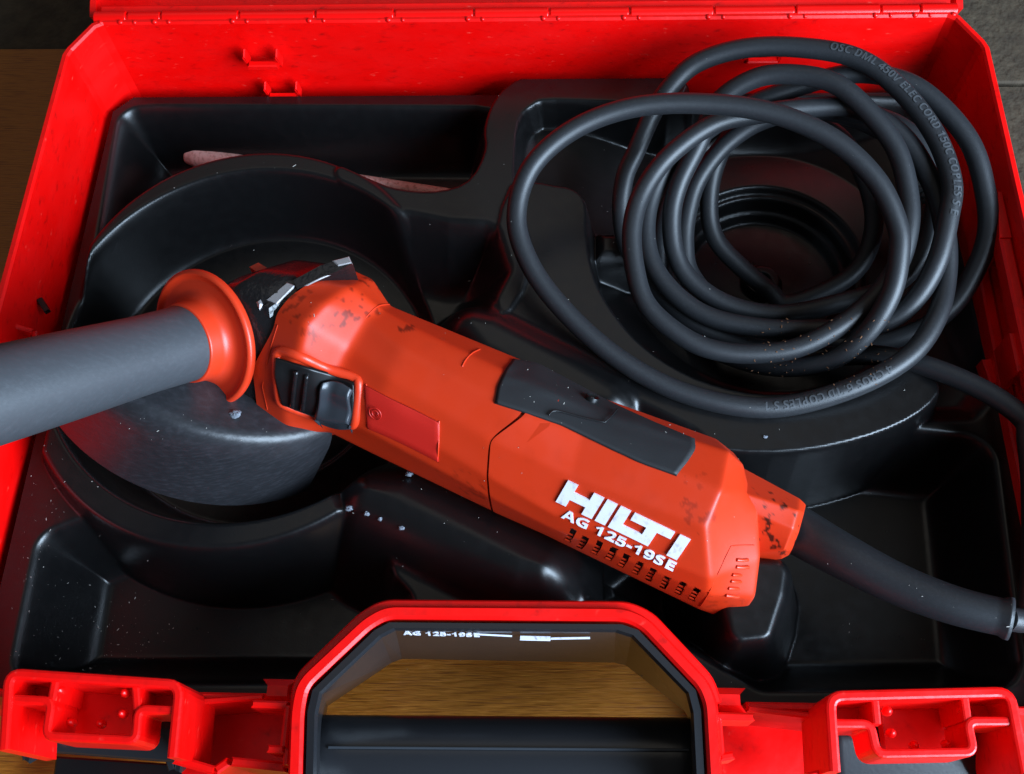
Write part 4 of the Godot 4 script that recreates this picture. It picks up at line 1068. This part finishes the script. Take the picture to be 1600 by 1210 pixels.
	# air vents: dark slots with four little bars each
	for v in holes:
		var dx: Vector3 = v[1]
		var dy: Vector3 = v[2]
		var n := dx.cross(dy).normalized()
		if n.y < 0:
			n = -n
		var o: Vector3 = v[0] - n * 0.0001
		var vent := Node3D.new()
		vent.name = "vent"
		g.add_child(vent, true)
		vent.position = o - g.position
		for k in 3:
			var q: Vector3 = o + dy * ((k - 1.3) * 0.24)
			part("louvre", one_bar(q - dx * 0.52 - n * 0.0006, q + dx * 0.3 - n * 0.0006, 0.0007, 0.002, 0.0002), M.orange, vent)
	for l in [[Vector3(0.1123,0.1145,0.3402), Vector3(0.1158,0.1123,0.3398), Vector3(0.1190,0.1103,0.3390)], [Vector3(0.1101,0.1102,0.3461), Vector3(0.1150,0.1069,0.3455), Vector3(0.1236,0.0820,0.3380)], [Vector3(0.1081,0.1045,0.3517), Vector3(0.1136,0.1013,0.3515), Vector3(0.1203,0.0896,0.3479)], [Vector3(0.1125,0.1165,0.3372), Vector3(0.1157,0.1142,0.3368), Vector3(0.1185,0.1126,0.3360)], [Vector3(0.1105,0.1130,0.3437), Vector3(0.1147,0.1097,0.3430), Vector3(0.1222,0.0895,0.3368)], [Vector3(0.1091,0.1075,0.3489), Vector3(0.1139,0.1047,0.3484), Vector3(0.1221,0.0836,0.3424)]]:
		part("tail_ledge", tube(l, func(_t): return 0.0009, 8), M.orange_clean, g)
	part("worn_edge", tube(catmull([Vector3(-0.1179,0.1500,0.2209), Vector3(-0.1084,0.1630,0.2171), Vector3(-0.0962,0.1680,0.2119), Vector3(-0.0850,0.1650,0.2041), Vector3(-0.0806,0.1580,0.1983)], 4), func(_t): return 0.0006, 6), M.chipped, g)
	# smudges of rubbed-off black on the tail and the head
	# lettering
	build_print(g)
	# side handle
	var p0 := Vector3(-0.1597,0.1450,0.2332)
	var p1 := Vector3(-0.2146,0.2120,0.2948)
	var ax := (p1 - p0).normalized()
	var handle := part("side_handle", lathe(round_profile([Vector2(0.0, -0.001), Vector2(0.0195, -0.001), Vector2(0.0195, 0.0), Vector2(0.0192, 0.03), Vector2(0.0205, 0.07), Vector2(0.0215, 0.12), Vector2(0.0185, 0.15), Vector2(0, 0.155)], 0.006, 5), p0 + ax * 0.004, ax, 48), M.grip, g)
	part("flange", lathe(round_profile([Vector2(0.0, -0.012), Vector2(0.016, -0.012), Vector2(0.03, -0.009), Vector2(0.0360, -0.007), Vector2(0.0360, -0.0035), Vector2(0.0342, -0.0022), Vector2(0.0315, -0.0042), Vector2(0.0245, -0.0042), Vector2(0.0212, -0.0005), Vector2(0.0205, 0.0085), Vector2(0.018, 0.0085)], 0.002, 4), p0, ax, 72), M.orange_clean, handle)
	part("threaded_boss", lathe([Vector2(0, -0.05), Vector2(0.014, -0.05), Vector2(0.014, -0.008), Vector2(0, -0.008)], p0, ax, 24), M.black_metal, handle)
	# guard: half a drum, tilted with the head
	var gc := Vector3(-0.1801,0.0595,0.2042)
	var gn := Vector3(0.4283,0.8631,-0.2677)
	var R := 0.1002
	var H := 0.062
	var prof := [Vector2(0.03, H - 0.002), Vector2(R - 0.004, H - 0.002), Vector2(R, H - 0.014), Vector2(R, 0.001), Vector2(R - 0.0012, 0.0), Vector2(R - 0.003, 0.001), Vector2(R - 0.003, H - 0.014), Vector2(R - 0.008, H - 0.006), Vector2(0.03, H - 0.006)]
	part("blade_guard", lathe(round_profile(prof, 0.009, 6), gc, gn, 90, -1.3963, 0.1396), M.guard, g)
	# sleeve where the cord leaves
	var sl2 := catmull([Vector3(0.1442,0.0800,0.3054), Vector3(0.1555,0.0850,0.3152), Vector3(0.1710,0.0930,0.3285), Vector3(0.1924,0.1000,0.3434), Vector3(0.2159,0.1070,0.3555), Vector3(0.2397,0.1120,0.3630)], 8)
	var n2 := sl2.size()
	part("cord_sleeve", tube(sl2, func(t): return lerpf(0.0130, 0.0090, smoothstep(0.0, 1.0, t)) + (0.0012 if t > 0.965 else 0.0), 24), M.rubber, g)

func build_print(g: Node3D) -> void:
	var o := Vector3(0.0249,0.1290,0.3123)
	var x_ := (Vector3(0.0803,0.1238,0.3380) - Vector3(0.0249,0.1290,0.3123))
	var x := x_.normalized()
	var n := Vector3(-0.2654,0.6648,0.6983)
	var y := (n - x * n.dot(x)).normalized().cross(x).normalized()
	n = x.cross(y)
	var basis := Basis(x, y, n)
	var H := 0.0133
	var boxes := [[0.0, 0.34, 0.0, 1.0], [0.34, 0.86, 0.33, 0.67], [0.86, 1.2, 0.0, 1.0], [1.3, 1.64, 0.0, 1.0], [1.74, 2.08, 0.0, 1.0], [2.08, 2.72, 0.0, 0.33], [2.2, 3.5, 0.67, 1.0], [2.72, 3.06, 0.0, 0.67], [3.66, 4.0, 0.0, 1.0]]
	var k := x_.length() / (4.0 * H) * 1.045
	var st := new_st()
	for b in boxes:
		var q := []
		for p in [[b[0], b[2]], [b[1], b[2]], [b[1], b[3]], [b[0], b[3]]]:
			q.append(o + x * (p[0] * H * k + p[1] * H * 0.1) + y * p[1] * H)
		for s in [1.0]:
			var up := n * 0.0011
			quad(st, q[3] + up, q[2] + up, q[1] + up, q[0] + up)
			for i in 4:
				var j := (i + 1) % 4
				quad(st, q[i] + up, q[j] + up, q[j] - up, q[i] - up)
	part("logo_lettering", done(st), M.print, g)
	var tm := lettering("AG 125-19SE", 0.0082, 0.0012)
	var t := part("model_lettering", tm, M.print, g)
	var w := tm.get_aabb().size.x
	var want := (Vector3(0.0824,0.1198,0.3415) - Vector3(0.0283,0.1248,0.3174)).length()
	var mid := Vector3(0.0553,0.1217,0.3297)
	t.transform = Transform3D(Basis(x * (want / w), y * 0.86, n), mid + n * 0.0007 + y * 0.0006 - g.position)

func build_cord() -> void:
	var pts := [
		Vector3(0.2383,0.1120,0.3627), Vector3(0.2475,0.1077,0.3626), Vector3(0.2524,0.1023,0.3582), Vector3(0.2587,0.1009,0.3406), Vector3(0.2637,0.1015,0.3163), Vector3(0.2673,0.1035,0.2899),
		Vector3(0.2691,0.1040,0.2690), Vector3(0.2698,0.1020,0.2555), Vector3(0.2554,0.0963,0.2370), Vector3(0.2319,0.0885,0.2191), Vector3(0.2080,0.0797,0.2072), Vector3(0.1774,0.0674,0.2011),
		Vector3(0.1431,0.0581,0.1897), Vector3(0.1095,0.0597,0.1777), Vector3(0.0872,0.0627,0.1551), Vector3(0.0698,0.0698,0.1321), Vector3(0.0643,0.0792,0.1109), Vector3(0.0661,0.0893,0.0907),
		Vector3(0.0730,0.0965,0.0760), Vector3(0.0827,0.1083,0.0573), Vector3(0.0932,0.1174,0.0440), Vector3(0.1088,0.1265,0.0339), Vector3(0.1348,0.1343,0.0305), Vector3(0.1652,0.1396,0.0349),
		Vector3(0.1963,0.1432,0.0464), Vector3(0.2192,0.1404,0.0664), Vector3(0.2374,0.1338,0.0940), Vector3(0.2451,0.1266,0.1214), Vector3(0.2420,0.1211,0.1420), Vector3(0.2360,0.1125,0.1637),
		Vector3(0.2264,0.1024,0.1803), Vector3(0.2134,0.0921,0.1901), Vector3(0.1961,0.0843,0.1916), Vector3(0.1740,0.0790,0.1901), Vector3(0.1453,0.0740,0.1866), Vector3(0.1147,0.0719,0.1779),
		Vector3(0.0934,0.0738,0.1616), Vector3(0.0805,0.0782,0.1397), Vector3(0.0797,0.0852,0.1123), Vector3(0.0900,0.0925,0.0884), Vector3(0.1084,0.0989,0.0703), Vector3(0.1330,0.1085,0.0563),
		Vector3(0.1643,0.1186,0.0481), Vector3(0.1979,0.1291,0.0456), Vector3(0.2255,0.1325,0.0542), Vector3(0.2451,0.1300,0.0702), Vector3(0.2619,0.1232,0.0938), Vector3(0.2696,0.1123,0.1207),
		Vector3(0.2701,0.1034,0.1421), Vector3(0.2627,0.0922,0.1616), Vector3(0.2511,0.0811,0.1772), Vector3(0.2319,0.0694,0.1868), Vector3(0.2035,0.0577,0.1893), Vector3(0.1606,0.0497,0.1774),
		Vector3(0.1274,0.0497,0.1597), Vector3(0.1082,0.0557,0.1394), Vector3(0.1043,0.0632,0.1208), Vector3(0.1065,0.0723,0.1014), Vector3(0.1134,0.0816,0.0841), Vector3(0.1299,0.0937,0.0673),
		Vector3(0.1530,0.1038,0.0575), Vector3(0.1859,0.1114,0.0577), Vector3(0.2195,0.1148,0.0685), Vector3(0.2365,0.1126,0.0829), Vector3(0.2454,0.1059,0.1023), Vector3(0.2453,0.0966,0.1233),
		Vector3(0.2383,0.0863,0.1440), Vector3(0.2223,0.0771,0.1594), Vector3(0.1921,0.0684,0.1666), Vector3(0.1588,0.0618,0.1704), Vector3(0.1292,0.0615,0.1641), Vector3(0.1071,0.0659,0.1502),
		Vector3(0.0966,0.0731,0.1342), Vector3(0.0944,0.0840,0.1143), Vector3(0.0987,0.0941,0.0977), Vector3(0.1095,0.1071,0.0792), Vector3(0.1201,0.1213,0.0599), Vector3(0.1414,0.1323,0.0513),
		Vector3(0.1639,0.1376,0.0539), Vector3(0.1853,0.1400,0.0638), Vector3(0.2044,0.1353,0.0832), Vector3(0.2170,0.1291,0.1023), Vector3(0.2224,0.1212,0.1247), Vector3(0.2218,0.1151,0.1451),
		Vector3(0.2142,0.1071,0.1666), Vector3(0.1949,0.0970,0.1879), Vector3(0.1639,0.0871,0.2047), Vector3(0.1360,0.0838,0.2084), Vector3(0.1114,0.0837,0.2052), Vector3(0.0924,0.0861,0.1954),
		Vector3(0.0763,0.0901,0.1797), Vector3(0.0699,0.0957,0.1600), Vector3(0.0685,0.1028,0.1366), Vector3(0.0747,0.1086,0.1152), Vector3(0.0905,0.1156,0.0943), Vector3(0.1162,0.1229,0.0774),
		Vector3(0.1434,0.1234,0.0705), Vector3(0.1723,0.1251,0.0674), Vector3(0.1993,0.1269,0.0700), Vector3(0.2231,0.1247,0.0884), Vector3(0.2391,0.1160,0.1166), Vector3(0.2447,0.1077,0.1458),
		Vector3(0.2426,0.1019,0.1717), Vector3(0.2336,0.1010,0.1957), Vector3(0.2166,0.0990,0.2174), Vector3(0.1884,0.0944,0.2331), Vector3(0.1525,0.0892,0.2428), Vector3(0.1231,0.0884,0.2427),
		Vector3(0.0886,0.0895,0.2329), Vector3(0.0570,0.0940,0.2151), Vector3(0.0295,0.1017,0.1914), Vector3(0.0100,0.1107,0.1668), Vector3(0.0018,0.1208,0.1413), Vector3(0.0100,0.1322,0.1153),
		Vector3(0.0341,0.1412,0.0956), Vector3(0.0675,0.1468,0.0850), Vector3(0.1066,0.1492,0.0847), Vector3(0.1442,0.1498,0.0922), Vector3(0.1756,0.1468,0.1077), Vector3(0.1984,0.1396,0.1295),
		Vector3(0.2099,0.1300,0.1523), Vector3(0.2111,0.1224,0.1679), Vector3(0.2074,0.1117,0.1858), Vector3(0.1966,0.0972,0.2019), Vector3(0.1802,0.0817,0.2108), Vector3(0.1562,0.0687,0.2093),
		Vector3(0.1320,0.0539,0.1962), Vector3(0.1068,0.0373,0.1700), Vector3(0.0914,0.0444,0.1420), Vector3(0.0916,0.0568,0.1071), Vector3(0.1026,0.0683,0.0761), Vector3(0.1220,0.0806,0.0481),
		Vector3(0.1575,0.0872,0.0411), Vector3(0.1959,0.0876,0.0543), Vector3(0.2163,0.0756,0.0820), Vector3(0.2219,0.0609,0.1100), Vector3(0.2096,0.0452,0.1330), Vector3(0.1738,0.0305,0.1449),
		Vector3(0.1596,0.0341,0.1367), Vector3(0.1394,0.0407,0.1207), Vector3(0.1263,0.0477,0.1069), Vector3(0.1218,0.0579,0.0909), Vector3(0.1245,0.0731,0.0709), Vector3(0.1362,0.0900,0.0534),
		Vector3(0.1627,0.0994,0.0454), Vector3(0.2009,0.0998,0.0520), Vector3(0.2298,0.0945,0.0650), Vector3(0.2425,0.0853,0.0773)]
	var path := catmull(pts, 9)
	var cd := thing("power_cord", "black rubber power cord in a loose coil over the round well", "power cord", Vector3(pts[40].x, 0.03, pts[40].z))
	var R := 0.0058
	part("cord", tube(path, func(_t): return R, 16), M.rubber, cd)
	var fr := frames(path)
	# the ribbed plug end under the coil
	var e: Vector3 = pts[-1]
	var d: Vector3 = (pts[-1] - pts[-2]).normalized()
	var prof := [Vector2(0, -0.004)]
	for k in 7:
		prof.append(Vector2(0.0095, -0.002 + k * 0.004))
		prof.append(Vector2(0.0095, k * 0.004))
		prof.append(Vector2(0.008, k * 0.004 + 0.0003))
		prof.append(Vector2(0.008, k * 0.004 + 0.0017))
	prof.append(Vector2(0.0, 0.027))
	part("plug", lathe(prof, e, d, 24), M.steel, cd)
	# raised, worn print along the cord
	var cum := PackedFloat32Array([0.0])
	for i in range(1, path.size()):
		cum.append(cum[i - 1] + path[i].distance_to(path[i - 1]))
	for w in [["OSC DML 450V ELEC CORD 150C COPLES S E", 23.6, 0.15], ["4 CROS 6/1D COPLES S 1", 104.5, -0.2]]:
		var tm := lettering(w[0], 0.0046, 0.0002)
		var arrs := tm.get_mesh_arrays()
		var V: PackedVector3Array = arrs[Mesh.ARRAY_VERTEX]
		var N: PackedVector3Array = arrs[Mesh.ARRAY_NORMAL]
		var s0: float = cum[int(w[1] * 9)]
		var wide := tm.get_aabb().size.x
		for i in V.size():
			var v := V[i]
			var along: float = s0 + v.x + wide * 0.5
			var k := cum.bsearch(along)
			k = clampi(k, 1, path.size() - 1)
			var f := inverse_lerp(cum[k - 1], cum[k], along)
			var c: Vector3 = path[k - 1].lerp(path[k], f)
			var t: Vector3 = fr[k][0]
			var side: Vector3 = fr[k - 1][1].lerp(fr[k][1], f).normalized()
			var up: Vector3 = side.cross(t).normalized()
			var see := Vector3(0.0, 0.9, 0.42)
			var a: float = atan2(up.dot(see), side.dot(see)) + w[2] + v.y / R
			var out_ := side * cos(a) + up * sin(a)
			V[i] = c + out_ * (R + 0.00008 + v.z + 0.00015)
			N[i] = out_
		arrs[Mesh.ARRAY_VERTEX] = V
		arrs[Mesh.ARRAY_NORMAL] = N
		var m := ArrayMesh.new()
		m.add_surface_from_arrays(Mesh.PRIMITIVE_TRIANGLES, arrs)
		part("cord_lettering", m, M.cord_print, cd)

func build_small() -> void:
	# pale stick in the back compartment
	var a := Vector3(-0.2361,0.0300,0.0260)
	var b := Vector3(-0.0439,0.0300,0.0625)
	var ax := (b - a).normalized()
	var L := a.distance_to(b)
	var s := part("stick", lathe(round_profile([Vector2(0.0022, 0.006), Vector2(0.0024, 0.0), Vector2(0.0054, 0.0005), Vector2(0.0074, 0.008), Vector2(0.0066, 0.04), Vector2(0.0056, 0.07), Vector2(0.0056, L), Vector2(0, L)], 0.002, 4), a, ax, 20), M.stick)
	tag(s, "pale pinkish stick with hollow round end half hidden behind the black ring", "stick")
	# crumbs
	var crumbs := [
		[Vector3(-0.1835,0.0000,0.2110) , Vector3(-0.1391,0.1297,0.2675), Vector3(0.0034, 0.0018, 0.0026), "grey speckled crumb stuck on the grinder guard below the orange flange"],
		[Vector3.ZERO, Vector3(-0.0850,0.0880,0.3030), Vector3(0.0026, 0.0016, 0.0022), "largest pale crumb at the left end of the front inlay ridge"],
		[Vector3.ZERO, Vector3(-0.0751,0.0860,0.3069), Vector3(0.0016, 0.0012, 0.0015), "small pale crumb just right of the largest one on the inlay"],
		[Vector3.ZERO, Vector3(-0.0676,0.0800,0.3099), Vector3(0.0014, 0.001, 0.0014), "small pale crumb third along the inlay ridge foot"],
		[Vector3.ZERO, Vector3(-0.0557,0.0760,0.3149), Vector3(0.0018, 0.0011, 0.0014), "flat pale crumb farthest right along the inlay ridge foot"],
		[Vector3.ZERO, Vector3(-0.0535,0.0920,0.2855), Vector3(0.0022, 0.0018, 0.0016), "dark grey flake beside the lower edge of the orange housing"],
		[Vector3.ZERO, Vector3(0.1383,0.0760,0.2598), Vector3(0.0014, 0.0008, 0.001), "tiny grey crumb on the black land right of the grinder"]]
	var k := 0
	for q in crumbs:
		var p: Vector3 = q[1]
		if k > 0 and k != 5:
			p.y = inlay_height(p.x, p.z) + q[2].y * 0.5
		var o := part("crumb", lump(p, q[2] * Vector3(0.85, 0.8, 0.8), 100 + k, 0.95), M.crumb)
		tag(o, q[3], "crumb", "crumbs of grit in the case")
		k += 1
	# dust: slivers and grains on the inlay, the cord and the grinder
	var sliver := lump(Vector3.ZERO, Vector3(0.00024, 0.00015, 0.00046), 9, 0.3)
	var tr: Array[Transform3D] = []
	while tr.size() < 170:
		var x := rng.randf_range(-0.265, 0.265)
		var z := rng.randf_range(0.02, 0.39)
		if Vector2(x, z).distance_to(WELL) < 0.09:
			continue
		var y := inlay_height(x, z)
		if absf(inlay_height(x + 0.002, z) - y) > 0.003 or absf(inlay_height(x, z + 0.002) - y) > 0.003:
			continue
		tr.append(speck(Vector3(x, y + 0.0001, z), 0.3 + 0.9 * pow(rng.randf(), 3.0)))
	for i in 150:
		var c := Vector3(-0.2330,0.0200,0.3577)
		var x := c.x + rng.randfn(0.0, 0.022)
		var z := c.z + rng.randfn(0.0, 0.02)
		if x < -0.262 or z > 0.39:
			continue
		tr.append(speck(Vector3(x, inlay_height(x, z) + 0.0001, z), 0.25 + 0.8 * pow(rng.randf(), 2.5)))
	for i in 60:
		var c := Vector3(-0.2594,0.0700,0.3125)
		var x := c.x + rng.randfn(0.0, 0.008)
		var z := c.z + rng.randfn(0.0, 0.035)
		if x < -0.271:
			continue
		tr.append(speck(Vector3(x, inlay_height(x, z) + 0.0001, z), 0.25 + 0.7 * pow(rng.randf(), 2.5)))
	for path in ["angle_grinder/front_housing", "angle_grinder/rear_housing", "angle_grinder/gear_head", "angle_grinder/gear_head", "angle_grinder/side_handle", "angle_grinder/blade_guard", "angle_grinder/blade_guard", "angle_grinder/rubber_grip", "power_cord/cord", "power_cord/cord", "power_cord/cord", "power_cord/cord", "angle_grinder/cord_sleeve"]:
		var mi: MeshInstance3D = get_node(path)
		var arr := mi.mesh.surface_get_arrays(0)
		var V: PackedVector3Array = arr[Mesh.ARRAY_VERTEX]
		var N: PackedVector3Array = arr[Mesh.ARRAY_NORMAL]
		var got := 0
		while got < 18:
			var q := rng.randi_range(0, V.size() - 1)
			if N[q].y < 0.35:
				got += 1 if rng.randf() < 0.1 else 0
				continue
			tr.append(speck(V[q] + N[q] * 0.0001, 0.25 + 0.7 * pow(rng.randf(), 2.5)))
			got += 1
	var mm := MultiMesh.new()
	mm.transform_format = MultiMesh.TRANSFORM_3D
	mm.mesh = sliver
	mm.instance_count = tr.size()
	for i in tr.size():
		mm.set_instance_transform(i, tr[i])
	var mi := MultiMeshInstance3D.new()
	grit()
	mi.name = "dust"
	mi.multimesh = mm
	mi.material_override = M.dust
	add_child(mi)
	tag(mi, "white dust and tiny slivers scattered over the black inlay, cord and grinder", "dust")
	mi.set_meta("kind", "stuff")

func grit() -> void:
	# brown grit stuck to one bend of the cord
	var mi0: MeshInstance3D = get_node("power_cord/cord")
	var V: PackedVector3Array = mi0.mesh.surface_get_arrays(0)[Mesh.ARRAY_VERTEX]
	var N: PackedVector3Array = mi0.mesh.surface_get_arrays(0)[Mesh.ARRAY_NORMAL]
	var tr: Array[Transform3D] = []
	var c1 := Vector3(0.1557,0.0700,0.2116)
	var c2 := Vector3(0.1855,0.0900,0.2081)
	var pool := []
	for k in V.size():
		if N[k].y > 0.1 and minf(V[k].distance_to(c1), V[k].distance_to(c2)) < 0.03:
			pool.append(k)
	while tr.size() < 170 and pool.size() > 0:
		var k: int = pool[rng.randi_range(0, pool.size() - 1)]
		var k2: int = mini(k + 1, V.size() - 1)
		var p := V[k].lerp(V[k2], rng.randf()) if V[k].distance_to(V[k2]) < 0.004 else V[k]
		tr.append(speck(p + N[k] * 0.0001, 0.4 + 0.8 * rng.randf()))
	if tr.is_empty():
		return
	var mm := MultiMesh.new()
	mm.transform_format = MultiMesh.TRANSFORM_3D
	mm.mesh = lump(Vector3.ZERO, Vector3(0.00035, 0.00025, 0.0005), 19, 0.4)
	mm.instance_count = tr.size()
	for i in tr.size():
		mm.set_instance_transform(i, tr[i])
	var mi := MultiMeshInstance3D.new()
	mi.name = "rusty_grit"
	mi.multimesh = mm
	mi.material_override = M.grit
	add_child(mi)
	tag(mi, "brown rusty grit clinging to a bend of the black cord", "grit")
	mi.set_meta("kind", "stuff")

func speck(p: Vector3, s: float) -> Transform3D:
	var long := 1.0 if rng.randf() < 0.75 else rng.randf_range(1.5, 3.0)
	return Transform3D(Basis.from_euler(Vector3(0, rng.randf() * TAU, 0)) * Basis.from_scale(Vector3(s, s, s * long)), p)
